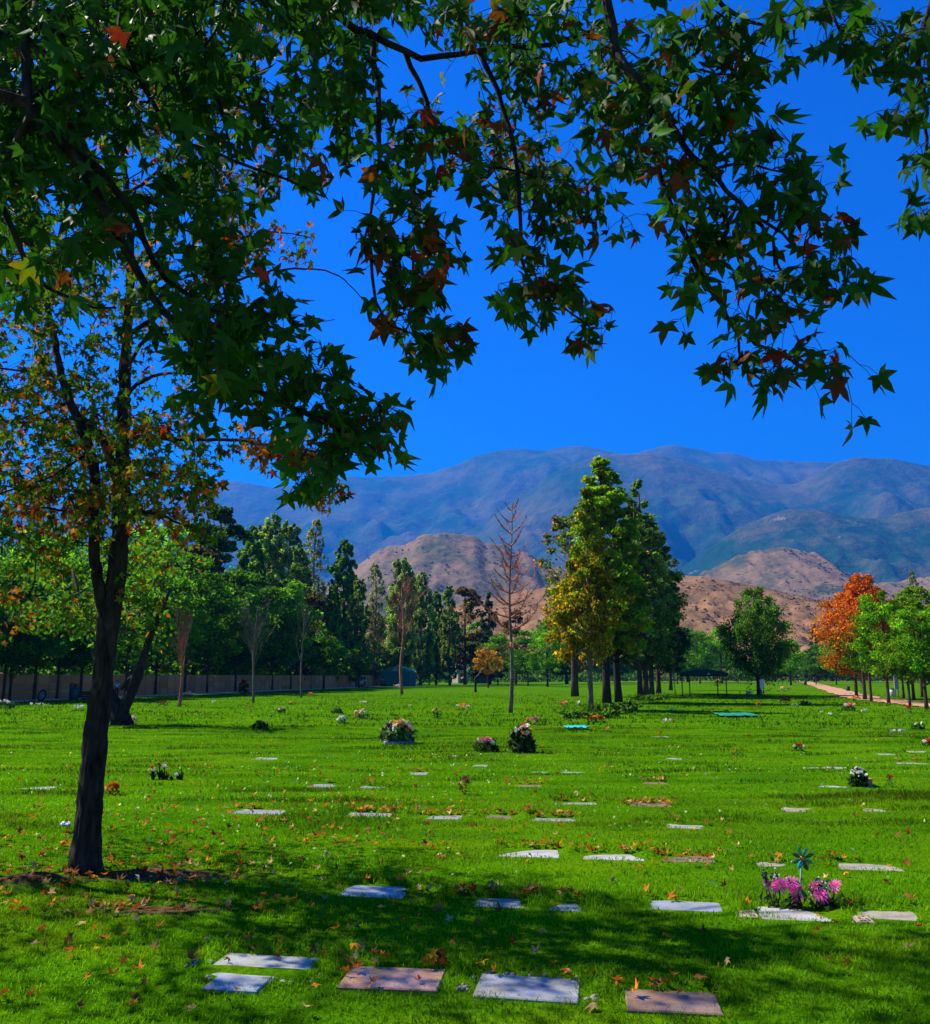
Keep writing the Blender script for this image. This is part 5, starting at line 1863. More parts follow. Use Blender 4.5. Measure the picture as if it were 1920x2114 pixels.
def bouquet(label, px, base, w, h, blooms, leaf=(.03, .08, .02), nl=150, kind='rose', bs=None, name='bouquet', cat='bouquet', cover=.9, shape=1.0, pot=None, ws=None):
    p = G(px, base)
    s = mpp(p[1])
    w *= s; h *= s
    rng = np.random.default_rng(int(px * 7 + base))
    t = thing(name, label, cat, p, rng.uniform(-.3, .3), None)
    z0 = 0.0
    if pot:
        b = MB()
        r = w * pot[0] / 2; ph = h * pot[1]
        b.lathe([(r * .7, -.02), (r * .95, ph * .9), (r, ph), (r * .85, ph * .98)], (0, 0, 0), 12, pot[2])
        b.build('pot', M['paint'], t)
        z0 = ph * .8
    hh = max(h - z0, h * .3)
    P = []
    for _ in range(nl):
        a = rng.uniform(0, 6.28); u = rng.uniform() ** .6
        q = np.array((math.cos(a) * u * w / 2, math.sin(a) * u * w * .35, 0))
        q[2] = z0 + rng.uniform(.02, 1) * hh * math.sqrt(max(.05, 1 - (u * .9) ** 2 * shape))
        P.append(q)
    P = np.array(P)
    V, F = leaf_cards(P, max(.24 * min(w, h * 1.5), .03), rng, aspect=2.2)
    C = np.repeat(np.array([jit(leaf, rng, .45) for _ in P]), 4, 0)
    link('foliage', mesh_np('foliage', V, F, M['leaf_far'], C), t)
    tot = sum(n for c, n in blooms)
    bs = (bs * s) if bs else min(w, h) / (2.2 + .22 * tot)
    k = 0
    for c, n in blooms:
        for _ in range(n):
            u = (k + .5) / tot
            a = k * 2.399 + rng.uniform(-.3, .3)
            rr = math.sqrt(u) * .82
            x = math.cos(a) * rr * w / 2; y = math.sin(a) * rr * w * .30 - .22 * w
            z = z0 + hh * (.40 + .62 * math.sqrt(max(0, 1 - (rr) ** 2))) * rng.uniform(.75, 1.0)
            link('flower', bloom(c, kind), t, (x, y, z), (rng.uniform(.5, 1.3), rng.uniform(-.6, .4), rng.uniform(0, 6)), bs * rng.uniform(.9, 1.4))
            k += 1
    return t


GR = (.10, .17, .06); DK = (.022, .06, .016)
B = bouquet
tA = B('large bouquet of orange-red, cream and dark red flowers on a grey-violet tray, mid lawn', 820, 1534, 70, 46, [('orange', 3), ('cream', 7), ('darkred', 3), ('white', 4), ('violet', 1), ('salmon', 2)], GR, 260, bs=6.2)
tb = MB(); s_ = mpp(tA.location[1])
tb.slab((0, -.10, .03), (58 * s_, .34, .06), 0, .02, (.22, .20, .30))
tb.build('tray', M['paint'], tA)
B('low bunch of pink roses beside dark leaves, left of the tall bouquet', 1005, 1551, 52, 26, [('pink', 4), ('white', 3), ('darkred', 1)], DK, 160, bs=6.5)
B('tall bouquet with salmon blooms on top and orange ones at its left foot', 1077, 1553, 52, 56, [('salmon', 3), ('white', 10), ('orange', 4)], (.035, .06, .03), 300, bs=6.0)
B('flat spray of yellow-orange and white flowers left of the dead conifer', 956, 1466, 34, 11, [('orange', 3), ('white', 3), ('yellow', 2)], GR, 60, bs=4)
B('yellow and white flowers on a slanting dark stem in the mid lawn', 902, 1481, 18, 23, [('yellow', 3), ('white', 2)], DK, 60, bs=4.2)
B('pink and salmon lilies lying right of the dead conifer', 1101, 1496, 34, 14, [('pink', 4), ('salmon', 1)], GR, 50, bs=5)
B('small orange-pink bunch left of the white vase near the shrub bed', 1164, 1461, 23, 11, [('salmon', 3), ('orange', 2)], GR, 50, bs=4)
B('tiny white flower vase left of the shrub bed', 1194, 1458, 13, 9, [('white', 4)], GR, 40, bs=3)
B('orange and red flowers along the front of the shrub bed', 1230, 1493, 38, 13, [('orange', 4), ('red', 3), ('yellow', 2)], DK, 90, bs=4)
B('small orange bunch in front of the shrub bed, right of the cyan sheet', 1250, 1510, 22, 8, [('orange', 4)], GR, 40, bs=3.4)
B('white flowers with dark leaves behind the orange pot on the right lawn', 1772, 1618, 38, 38, [('white', 16)], DK, 200, bs=4.0)
B('single red tulip on a green stem, right of the orange pot', 1839, 1624, 12, 24, [('red', 2)], (.03, .14, .03), 40, 'poppy', bs=5)
B('red and white bunch alone in the right lawn', 1648, 1551, 27, 13, [('red', 4), ('white', 3)], DK, 50, bs=4.5)
B('row of orange-red poppies right of the drooping tree', 1619, 1454, 21, 11, [('red', 2), ('orange', 5)], GR, 40, 'poppy', bs=4.2)
B('small orange flower with a dark centre in front of the drooping tree', 1566, 1463, 11, 11, [('orange', 2), ('darkred', 1)], GR, 30, bs=3.4)
B('round yellow wreath-like bunch seen under the green canopy', 1482, 1416, 14, 13, [('yellow', 5), ('brown', 3)], DK, 40, bs=3)
B('white wrapped flowers left of the drooping tree', 1547, 1441, 15, 14, [('white', 7)], GR, 40, bs=3.2)
B('spread of pinkish flowers beyond the red poppies', 1620, 1428, 25, 10, [('salmon', 3), ('cream', 3)], GR, 50, bs=3)
B('dark leafy plant right of the red poppies', 1662, 1456, 22, 12, [('white', 1)], DK, 90, bs=2)
B('low white daisies under the red poppies', 1640, 1459, 17, 5, [('white', 6)], GR, 40, bs=2)
B('red and white bunch before the row of slim trees', 1752, 1468, 30, 17, [('red', 3), ('white', 4), ('salmon', 2)], DK, 80, bs=4)
B('flat white bunch right below the red and white one by the slim trees', 1786, 1471, 17, 6, [('white', 5)], GR, 40, bs=2.6)
B('orange-yellow flowers at the near edge of the earth path', 1763, 1449, 24, 10, [('orange', 4), ('yellow', 3)], GR, 50, bs=3)
B('round red flower bunch at the foot of the front slim tree', 1876, 1471, 14, 14, [('red', 4), ('salmon', 2)], GR, 40, bs=4)
B('dark green flowerless plant in the left lawn', 537, 1506, 34, 19, [('white', 2)], DK, 160, bs=2)
B('orange and white bunch in the left lawn', 746, 1483, 34, 17, [('orange', 2), ('white', 5), ('red', 1)], GR, 80, bs=4.5)
B('white-green bunch just left of the orange and white one', 705, 1495, 20, 15, [('white', 6)], (.05, .12, .05), 70, bs=3.4)
B('two dark upright plants in the left lawn', 697, 1474, 25, 14, [('white', 1)], DK, 100, bs=2)
B('pale pinkish bunch in the left lawn below the leafless trees', 581, 1472, 18, 11, [('white', 2), ('pink', 2)], DK, 60, bs=3)
B('small yellow bunch by the thin leafless tree', 603, 1455, 18, 7, [('yellow', 4)], DK, 50, bs=3)
B('small orange bunch right of the thin leafless tree', 640, 1438, 13, 7, [('orange', 4)], GR, 30, bs=3)
B('single tiny orange flower below the leafless grey tree', 516, 1463, 9, 6, [('orange', 3)], GR, 20, bs=2.4)
B('whitish little bunch right of the dark plants', 752, 1456, 18, 8, [('white', 3), ('cream', 2)], GR, 40, bs=2.6)
B('tiny white flowers left of the yellow stem flower', 845, 1459, 11, 4, [('white', 4)], GR, 20, bs=2)
B('white and dark flowers at the very left edge near the kerb', 14, 1465, 32, 16, [('white', 6), ('cream', 2)], DK, 90, bs=3)
B('row of white-green flowers below the round wheel', 84, 1458, 46, 7, [('white', 8)], GR, 80, bs=2.2)
B('white flower pair left of the thick trunk', 164, 1463, 23, 8, [('white', 6)], GR, 40, bs=3)
B('white and orange flowers at the foot of the forked tree', 274, 1493, 28, 13, [('white', 4), ('orange', 3), ('yellow', 1)], GR, 70, bs=4)
B('small yellow-green flowers left of the forked tree foot', 232, 1488, 10, 12, [('yellow', 2), ('orange', 1)], (.06, .14, .03), 40, bs=3)
B('brown withered flowers below the leafless brown tree', 338, 1456, 32, 8, [('brown', 5), ('salmon', 2)], DK, 70, bs=3)
B('white flowers right of the leafless brown tree', 389, 1438, 20, 9, [('white', 5)], GR, 40, bs=2.6)
B('small white flower left of the leafless grey tree', 442, 1453, 11, 6, [('white', 4)], GR, 20, bs=2.4)
B('round orange flower mound right behind the thick trunk', 232, 1640, 27, 22, [('orange', 14), ('yellow', 3)], (.20, .08, .015), 60, 'mum', bs=5.5)
B('brown dried flower standing in the middle lawn', 960, 1640, 24, 34, [('brown', 5)], (.09, .05, .015), 50, bs=6)
B('single orange flower standing on a far plaque', 1363, 1524, 8, 12, [('orange', 2)], GR, 20, bs=3)
B('green plant with a few orange petals in the right lawn', 1523, 1559, 25, 10, [('orange', 2)], (.03, .12, .03), 50, bs=3)
B('white and red flowers left of the right-edge bunch', 1852, 1515, 40, 9, [('white', 6), ('red', 3)], (.06, .12, .06), 70, bs=3)
B('red and white bunch cut by the right edge', 1914, 1541, 20, 14, [('red', 4), ('white', 2)], DK, 50, bs=4)
B('white-topped dark plant near the right edge', 1896, 1506, 30, 14, [('white', 5)], DK, 80, bs=3.4)
B('long low whitish flowers right of the shrub bed', 1379, 1492, 30, 7, [('white', 5), ('salmon', 2)], GR, 50, bs=2.8)
B('tiny white flowers between the two shrub beds and the teal sheet', 1387, 1470, 12, 6, [('white', 4)], GR, 20, bs=2.6)
B('small dark plant just right of the tiny white flowers', 1466, 1471, 9, 6, [('white', 1)], DK, 30, bs=2)
B('white flower dot left of two in the right lawn', 1696, 1474, 9, 5, [('white', 4)], GR, 20, bs=2.4)
B('white flower dot right of two in the right lawn', 1713, 1477, 12, 5, [('white', 4)], GR, 20, bs=2.4)
B('white flowers at the foot of the leafless rusty tree', 822, 1422, 18, 8, [('white', 4), ('salmon', 1)], GR, 40, bs=2.8)
B('white flowers by the wall left of the teal marquee', 752, 1420.5, 18, 16, [('white', 7)], DK, 40, bs=2.6)
B('red and cream flowers at the left foot of the teal marquee', 791, 1418.6, 14, 15, [('cream', 4), ('red', 3)], DK, 40, bs=2.6)
B('white flowers between the marquee and the red parasol', 868, 1415.5, 16, 8, [('white', 5)], DK, 40, bs=2.4)
B('red bunch with pale flowers by the wall right of the parasol', 957, 1411.5, 9, 17, [('red', 3), ('cream', 3)], DK, 30, bs=2.6)
B('white and dark flowers behind the dead stump', 977, 1411, 16, 15, [('white', 4), ('violet', 1)], DK, 40, bs=2.4)
B('heap of bright red flowers by the wall under the wall-side trees', 504, 1432, 26, 26, [('red', 9), ('orange', 2)], DK, 90, bs=4.0)


# tulips row
def tulips():
    p = G(330, 1609)
    s = mpp(p[1])
    t = thing('tulip_clump', 'clump of dark-stemmed tulips, one orange and one dark red, in the left lawn', 'flowers', p)
    rng = np.random.default_rng(3)
    for dx, h, c in ((-18, 26, 'orange'), (-15, 18, 'white'), (-3, 28, 'darkred'), (3, 20, None), (7, 26, 'white'), (12, 17, None), (22, 8, None), (33, 9, 'white'), (42, 22, None), (39, 12, None)):
        mb = MB()
        x = dx * s
        mb.tube([(x + 3 * s, 0, -.02), (x + 1 * s, .01, h * s * .6), (x, 0, h * s)], [.014, .011, .008], 5, (.02, .06, .02))
        for k in range(3):
            a = rng.uniform(0, 6.28); L = h * s * .7
            e = (x + math.cos(a) * .06, math.sin(a) * .06, L)
            mb.tube([(x + 2 * s, 0, 0), (x + 1.5 * s + math.cos(a) * .02, math.sin(a) * .02, L * .5), e], [.012, .018, .003], 4, (.018, .055, .018))
        mb.build('stem', M['leaf_mid'], t)
        if c: link('flower', bloom(c, 'rose'), t, (x, 0, h * s), (.6, 0, 1), .05)


tulips()


# orange flower pot
def flower_pot():
    p = G(1788, 1621)
    s = mpp(p[1])
    t = thing('flower_pot', 'square orange clay pot in front of the white flowers on the right lawn', 'flower pot', p, .1)
    mb = MB()
    mb.box((0, 0, 6.5 * s), (17 * s, 17 * s, 14 * s), 0, (.55, .22, .08), 1.12)
    mb.build('body', M['stone'], t)
    mb = MB()
    w = 9.8 * s
    for a in range(4):
        mb.box((math.cos(a * math.pi / 2) * w, math.sin(a * math.pi / 2) * w, 13.2 * s), (1.2 * s, 20.6 * s if a % 2 == 0 else 18 * s, 3 * s), a * math.pi / 2 if a % 2 == 0 else a * math.pi / 2, (.60, .25, .09))
    mb.box((0, 0, 12.6 * s), (17 * s, 17 * s, 1 * s), 0, (.05, .03, .02))
    tag(mb.build('rim', M['stone'], t))


flower_pot()


# purple flowers behind the plaque + pinwheel
def purple_flowers():
    rng = np.random.default_rng(12)
    sets = [('leftmost bunch of two purple blooms with dry white-tipped sprigs, behind the block-ended plaque', (1597, 1872), [(1584, 1829, 17), (1611, 1830, 18)], [(1574, 1800), (1597, 1796), (1606, 1806), (1580, 1808)]),
            ('second bunch from the left, three pink-purple blooms stacked one under another', (1648, 1876), [(1636, 1826, 17), (1647, 1841, 17), (1651, 1857, 14)], [(1628, 1815), (1650, 1822)]),
            ('third bunch from the left, two large magenta blooms facing forward', (1697, 1876), [(1688, 1832, 20), (1697, 1851, 17)], [(1688, 1816), (1672, 1836), (1694, 1818)]),
            ('rightmost single magenta bloom on a leaning stem', (1708, 1874), [(1726, 1832, 17)], [(1706, 1823)])]
    for lab, foot, bl, sp in sets:
        p = G(*foot); Y = p[1]
        t = thing('flower_bunch', lab, 'flowers', p, 0, 'purple flowers behind the plaque')
        s = mpp(Y)
        for i, (bx, by, r) in enumerate(bl):
            q = at(bx, by, Y + (-.02 if i else .03)) - p
            mb = MB()
            off = np.array((rng.uniform(-.03, .03), rng.uniform(-.02, .02), -.02))
            mb.tube([off, q * .5 + off * .5 + np.array((rng.uniform(-.015, .015), 0, .01)), q + np.array((0, .03, -.03))], [.008, .006, .005], 5, (.025, .06, .015))
            mb.build('stem', M['leaf_mid'], t)
            link('flower', bloom('magenta' if (i + len(bl)) % 2 else 'purple', 'mum'), t, q + np.array((0, .01, 0)), (math.radians(55) + rng.uniform(-.2, .3), rng.uniform(-.25, .25), rng.uniform(0, 6)), r * s * 1.0)
        P = []
        for _ in range(13):
            q = at(bl[0][0], bl[0][1], Y) - p
            P.append(q * rng.uniform(.05, .62) + rng.normal(size=3) * np.array((.045, .04, .02)))
        V, F = leaf_cards(np.array(P), .075, rng, aspect=3)
        link('foliage', mesh_np('foliage', V, F, M['leaf_mid'], np.repeat(np.array([jit((.025, .055, .015), rng, .5) for _ in P]), 4, 0)), t)
        for (sx, sy) in sp:
            q = at(sx, sy, Y + .05) - p
            mb = MB()
            mb.tube([(0, 0, 0), q * .6, q], [.004, .003, .002], 4, (.05, .06, .04))
            for k in range(16):
                u = rng.uniform(.72, 1.05)
                c = q * u + rng.normal(size=3) * .011
                col = (.62, .64, .58) if rng.uniform() < .45 else (.03, .03, .05)
                mb.lathe([(.001, -.009), (.008, 0), (.001, .009)], tuple(c), 5, col)
            mb.build('sprig', M['petal'], t)


purple_flowers()


def pinwheel():
    p = G(1652, 1852)
    Y = p[1]
    t = thing('pinwheel', 'garden pinwheel with green and teal petals and an orange centre on a pale stick', 'pinwheel', p)
    c = at(1655, 1771, Y) - p
    s = mpp(Y)
    mb = MB(); mb.tube([(0, 0, -.03), c * .5, c + np.array((0, .012, 0))], .0065, 6, (.45, .52, .38)); mb.build('stick', M['paint'], t)
    cols = [(.03, .36, .10), (.01, .30, .30), (.04, .10, .03), (.02, .30, .10), (.05, .05, .03), (.02, .38, .36), (.05, .20, .03), (.10, .06, .02)]
    for k in range(8):
        a = math.radians(100 - 45 * k)
        L = (24 if k % 2 == 0 else 22) * s
        d = np.array((math.cos(a), 0, math.sin(a))); n = np.array((-math.sin(a), 0, math.cos(a)))
        V = []; Fq = []
        for i, u in enumerate((.18, .45, .75, 1.0)):
            w = (.16, .34, .36, .06)[i] * L
            for j, v in enumerate((-.5, 0, .5)):
                V.append(c + d * L * u + n * (v * w + .16 * L * u) + np.array((0, -.010 - .05 * (v + .5) * u * (1.2 - u) - (.016 if j == 1 else 0), 0)))
        for i in range(3):
            for j in range(2):
                q = i * 3 + j
                Fq.append((q, q + 1, q + 4, q + 3))
        o = link('petal', mesh_np('petal', np.array(V), np.array(Fq), M['foil'], np.tile(cols[k], (len(V), 1)), True), t)
    mb = MB()
    pr = [(.5 * s, -.01), (6 * s, -.008), (5 * s, .006), (1 * s, .012)]
    mb.lathe(pr, (0, 0, 0), 14, (.50, .16, .02))
    o = mb.build('hub', M['paint'], t, True, loc=c + np.array((0, -.022, 0)), rot=(math.pi / 2, 0, 0))


t = NT('pinwheel_foil')
M['foil'] = t.done(t.bsdf(t.attr(), .28, None, .6, .35))
pinwheel()


# ------------------------------------------------------------------ shrub beds
def shrub_bed(label, pts, hpx, seed):
    rng = np.random.default_rng(seed)
    C0 = G(*pts[len(pts) // 2])
    t = thing('shrub_bed', label, 'shrubs', C0)
    P = []; C = []; K_ = []
    mb = MB()
    for px, py in pts:
        c = G(px, py); s = mpp(c[1])
        for _ in range(7):
            o = c + np.array((rng.normal() * 9 * s, rng.normal() * .35, 0)) - C0
            hh = hpx * s * rng.uniform(.6, 1.1)
            for j in range(26):
                a = rng.uniform(0, 6.28); u = rng.uniform(0, 1)
                q = o + np.array((math.cos(a) * u * hh * .7, math.sin(a) * u * hh * .7, hh * rng.uniform(.15, 1) * (1 - .45 * u)))
                P.append(q); K_.append((math.cos(a) * u, math.sin(a) * u, .9))
                C.append(jit((.055, .125, .015), rng, .5) if rng.uniform() < .75 else jit((.018, .045, .012), rng))
            mb.tube([o + np.array((0, 0, -.05)), o + np.array((rng.uniform(-.1, .1), 0, hh * .6))], [.02, .008], 4, (.05, .035, .02), cap=False)
    V, F = leaf_cards(np.array(P), .34 * hpx * mpp(C0[1]) + .06, rng, aspect=2.6, tips=np.array(K_))
    link('foliage', mesh_np('foliage', V, F, M['leaf_far'], np.repeat(np.array(C), 4, 0)), t)
    tag(mb.build('stems', M['bark'], t), kind='stuff')


shrub_bed('long low green shrub bed at the foot of the yellow tree in the big clump', [(1172, 1482), (1188, 1483), (1204, 1484), (1220, 1483), (1236, 1482), (1252, 1479), (1268, 1474), (1284, 1470), (1298, 1468), (1240, 1472), (1262, 1466)], 19, 5)
shrub_bed('small shrub patch at the foot of the thin dark trunks of the big clump', [(1322, 1446), (1336, 1446), (1350, 1446), (1364, 1444)], 13, 6)


# hedge-like undergrowth
def hedge(name, label, pts, h0, h1, thick, dens, size, pal, seed):
    rng = np.random.default_rng(seed)
    P = []; C = []
    for i in range(len(pts) - 1):
        a, b = np.array(pts[i], float), np.array(pts[i + 1], float)
        L = np.linalg.norm(b - a)
        n = int(L * dens)
        u = rng.uniform(size=n)
        q = a + (b - a) * u[:, None]
        top = h0 + (h1 - h0) * fbm((q[:, 0] + q[:, 1]) / (thick * 3), u * 0 + seed, seed, 3)
        z = rng.uniform(0, 1, n) ** .8 * top
        P.append(np.stack([q[:, 0] + rng.normal(size=n) * thick * .5, q[:, 1] + rng.normal(size=n) * thick * .5, z], 1))
        k = fbm(q[:, 0] / thick, z / thick, seed + 3, 2)
        C.append(np.array([jit(pal[0] if kk < .5 else pal[1], rng, .4) for kk in k]))
    P = np.concatenate(P); C = np.concatenate(C)
    V, F = leaf_cards(P, size, rng)
    tag(link(name, mesh_np(name, V, F, M['leaf_far'], np.repeat(C, 4, 0))), label, kind='stuff')


wl = [tuple(wallpt(s, -4.0)) for s in (-24, 20, 60, 100, 128)]
hedge('wall_undergrowth', 'dense undergrowth behind the boundary wall', wl, 2.2, 9.5, 2.6, 210, .40, [G_DARK, G_MID], 3)
hedge('far_wood', 'far-off belt of trees closing the lawn', [(-150, 330), (-20, 345), (60, 350), (140, 345), (260, 330)], 4.0, 15, 5, 75, 1.0, [G_DARK, G_MID], 9)
hedge('far_undergrowth', 'dark bushes below the far trees', [(-22, 205), (0, 235), (60, 285), (130, 280)], 1.0, 5.0, 2.5, 70, .55, [G_DARK, (.06, .12, .02)], 10)


# ------------------------------------------------------------------ tents, parasol, boards, bins
def canopy():
    p = G(1463, 1438.5)
    Y = p[1]; s = mpp(Y)
    t = thing('canopy_tent', 'dark green burial canopy with arched top and a pale triangle emblem, on four posts', 'canopy', p)
    W2 = 41 * s; dep = 2.6
    ze, zm, zb = 48 * s, 55 * s, 41.5 * s
    n = 12
    V = []; Fq = []
    for j, y in enumerate((-.2, dep)):
        for i in range(n + 1):
            u = -1 + 2 * i / n
            V.append((u * W2, y, ze + (zm - ze) * (1 - u * u)))
        for i in range(n + 1):
            u = -1 + 2 * i / n
            V.append((u * W2, y, zb))
    m = 2 * (n + 1)
    for i in range(n):
        Fq.append((i, i + 1, i + 1 + m, i + m))
        for o in (0, m):
            Fq.append((o + n + 1 + i, o + n + 2 + i, o + i + 1, o + i))
    Fq.append((0, m, m + n + 1, n + 1)); Fq.append((n, 2 * n + 1, m + 2 * n + 1, m + n))
    me = mesh_np('roof', np.array(V), np.array(Fq), M['cloth'], np.tile((.008, .045, .035), (len(V), 1)))
    o = link('roof', me, t)
    sol = o.modifiers.new('thick', 'SOLIDIFY'); sol.thickness = .02
    mb = MB()
    zc = 47 * s
    mb.poly([(-.12, -.235, zc - .10), (.14, -.235, zc - .10), (.0, -.235, zc + .14), (-.02, -.235, zc - .03)], [(0, 1, 3), (1, 2, 3), (2, 0, 3)], (.10, .34, .26))
    mb.poly([(.10, -.235, zc - .10), (.20, -.235, zc - .10), (.13, -.235, zc + .02)], [(0, 1, 2)], (.10, .34, .26))
    mb.build('emblem', M['cloth'], t)
    for x, y in ((-38, 0), (37.5, 0), (-38, dep - .1), (37.5, dep - .1)):
        mb = MB()
        mb.box((x * s, y, zb / 2), (.075, .075, zb), 0, (.012, .05, .035))
        mb.box((x * s, y, .06), (.17, .17, .12), 0, (.02, .03, .025))
        mb.build('post', M['paint'], t)


canopy()


def marquee(name, label, px, base, wpx, hpx, wall_c, roof_c, emblem, solid=True, valance=11, dep=5.0):
    p = G(px, base); Y = p[1]; s = mpp(Y)
    t = thing(name, label, 'tent', p, math.radians(-12))
    W2 = wpx / 2 * s; ze = (hpx - 9) * s; zm = hpx * s; zb = (hpx - valance) * s
    n = 12
    def arch(y, z0, zt):
        return [(-W2 + 2 * W2 * i / n, y, z0 + (zt - z0) * (1 - (-1 + 2 * i / n) ** 2)) for i in range(n + 1)]
    V = arch(-.1, ze, zm) + arch(dep, ze, zm); Fq = [(i, i + 1, i + n + 2, i + n + 1) for i in range(n)]
    o = link('roof', mesh_np('roof', np.array(V), np.array(Fq), M['cloth'], np.tile(roof_c, (len(V), 1))), t)
    V = arch(-.12, ze, zm) + [(-W2 + 2 * W2 * i / n, -.12, zb) for i in range(n + 1)]
    link('valance', mesh_np('valance', np.array(V), np.array([(n + 1 + i, n + 2 + i, i + 1, i) for i in range(n)]), M['cloth'], np.tile(tuple(v * .4 for v in roof_c), (len(V), 1))), t)
    mb = MB()
    if solid:
        mb.box((0, dep - .05, zb / 2), (2 * W2 * .97, .05, zb), 0, wall_c); mb.build('back_wall', M['cloth'], t)
        for sx in (-1, 1):
            m2 = MB(); m2.box((sx * W2 * .96, dep / 2, zb / 2), (.05, dep, zb), 0, wall_c); m2.build('side_wall', M['cloth'], t)
        m3 = MB(); m3.box((0, .1, zb / 2), (2 * W2 * .94, .04, zb), 0, wall_c); m3.build('front_wall', M['cloth'], t)
    for sx in (-1, -.05, 1):
        m4 = MB(); m4.box((sx * W2 * .97, -.02, zb / 2), (.10, .10, zb), 0, (.03, .12, .12)); m4.build('post', M['paint'], t)
    if emblem:
        m5 = MB(); c = (ze + zm) / 2
        m5.poly([(-.5, -.15, c - .35), (.5, -.15, c - .35), (0, -.15, c + .45)], [(0, 1, 2)], (.16, .30, .32)); m5.build('emblem', M['cloth'], t)


marquee('marquee', 'teal marquee with arched front and small pale emblem by the wall', 816, 1417.5, 64, 41, (.015, .10, .12), (.03, .40, .28), True, dep=3.6)
marquee('awning_tent', 'dark teal awning tent behind the little yellow tree', 994, 1411, 30, 33, (.01, .07, .085), (.012, .10, .105), False, valance=18, dep=4)


def parasol():
    p = G(901, 1414); s = mpp(p[1])
    t = thing('parasol', 'red garden parasol standing by the wall', 'parasol', p)
    mb = MB(); mb.tube([(0, 0, -.05), (0, 0, 27 * s)], .035, 6, (.3, .25, .2)); mb.build('pole', M['paint'], t)
    V = [(0, 0, 27.5 * s)]; F = []
    for k in range(8):
        a = k * math.pi / 4 + .2
        V.append((math.cos(a) * 11.5 * s, math.sin(a) * 11.5 * s, 20.8 * s))
        V.append((math.cos(a + math.pi / 8) * 10.4 * s, math.sin(a + math.pi / 8) * 10.4 * s, 20.4 * s))
    for k in range(16): F.append((0, 1 + k, 1 + (k + 1) % 16))
    o = link('canopy', mesh_np('canopy', np.array(V), np.array(F), M['cloth'], np.tile((.70, .035, .03), (len(V), 1))), t)
    sol = o.modifiers.new('thick', 'SOLIDIFY'); sol.thickness = .03


parasol()


def hut():
    p = at(950, HORIZON, 215); p[2] = 0
    s = mpp(215)
    t = thing('hut', 'small hut with grey pitched roof and pale walls, right of the red parasol', 'hut', p, .35)
    W, D, h, r = 22 * s, 4.0, 24 * s, 44 * s
    for nm, c, sz in (('front_wall', (0, -D / 2, h / 2), (W, .2, h)), ('back_wall', (0, D / 2, h / 2), (W, .2, h)), ('side_wall', (-W / 2 + .1, 0, h / 2), (.2, D - .22, h)), ('side_wall', (W / 2 - .1, 0, h / 2), (.2, D - .22, h))):
        mb = MB(); mb.box(c, sz, 0, (.32, .27, .21)); mb.build(nm, M['stone'], t)
    mb = MB()
    x, y = W / 2 + .5, D / 2 + .5
    mb.poly([(-x, -y, h), (x, -y, h), (x, y, h), (-x, y, h), (-x * .35, 0, r), (x * .35, 0, r)], [(0, 1, 5, 4), (1, 2, 5), (2, 3, 4, 5), (3, 0, 4), (3, 2, 1, 0)], (.24, .23, .22))
    mb.build('roof', M['stone'], t)
    mb = MB(); mb.box((-.3, -D / 2 - .11, h * .4), (.9, .06, h * .8), 0, (.10, .06, .04)); mb.build('door', M['paint'], t)


hut()


def board(name, label, px, top, bot, wpx, base, c, Y=None, lean=0, posts=True, dy=-.4):
    p = G(px, base); s = mpp(p[1])
    p = p + np.array((0, dy, 0))
    t = thing(name, label, 'sign', p, .1)
    z0 = at(px, bot, p[1])[2]; z1 = at(px, top, p[1])[2]
    mb = MB(); mb.slab((0, 0, 0), (wpx * s, z1 - z0, .05), 0, .01, c)
    mb.build('panel', M['paint'], t, loc=(0, 0, (z0 + z1) / 2), rot=(math.pi / 2, 0, lean))
    for sx in (-.35, .35):
        mb = MB(); mb.box((sx * wpx * s, .05, z1 / 2 - .05), (.06, .05, z1 + .1), 0, (.10, .09, .08)); mb.build('post', M['paint'], t)


board('signboard', 'white board at the trunk of the drooping tree', 1570.5, 1403, 1422, 9.5, 1437, (.55, .68, .66), dy=-.5)
board('notice_board', 'grey upright board between the slim trees by the path', 1853, 1399, 1423, 9.5, 1441, (.33, .36, .36), dy=0)


def bin_(label, px, base, w, h, c, lid=(.02, .03, .025)):
    p = G(px, base); s = mpp(p[1])
    t = thing('litter_bin', label, 'bin', p)
    mb = MB(); r = w * s / 2
    mb.lathe([(r * .8, -.02), (r * .9, h * s * .5), (r, h * s * .9), (r * .9, h * s * .9)], (0, 0, 0), 12, c); mb.build('body', M['paint'], t, True)
    mb = MB(); mb.lathe([(r * 1.06, h * s * .88), (r * 1.06, h * s * .95), (r * .5, h * s * 1.03)], (0, 0, 0), 12, lid); mb.build('lid', M['paint'], t, True)


bin_('dark green bin on the lawn beyond the earth path', 1751, 1427, 9, 10, (.02, .06, .045))
bin_('pale bin with dark lid beside the thickest slim tree', 1843, 1439, 10, 17, (.40, .46, .42))
bin_('dark bin where the earth path bends', 1663, 1414, 7, 9, (.03, .05, .03))
bin_('dark bin at the far end of the earth path, left side', 1618, 1403, 6, 8, (.02, .03, .025))
bin_('dark bin between two thin trunks right of the path', 1682, 1408, 6, 9, (.02, .025, .025))


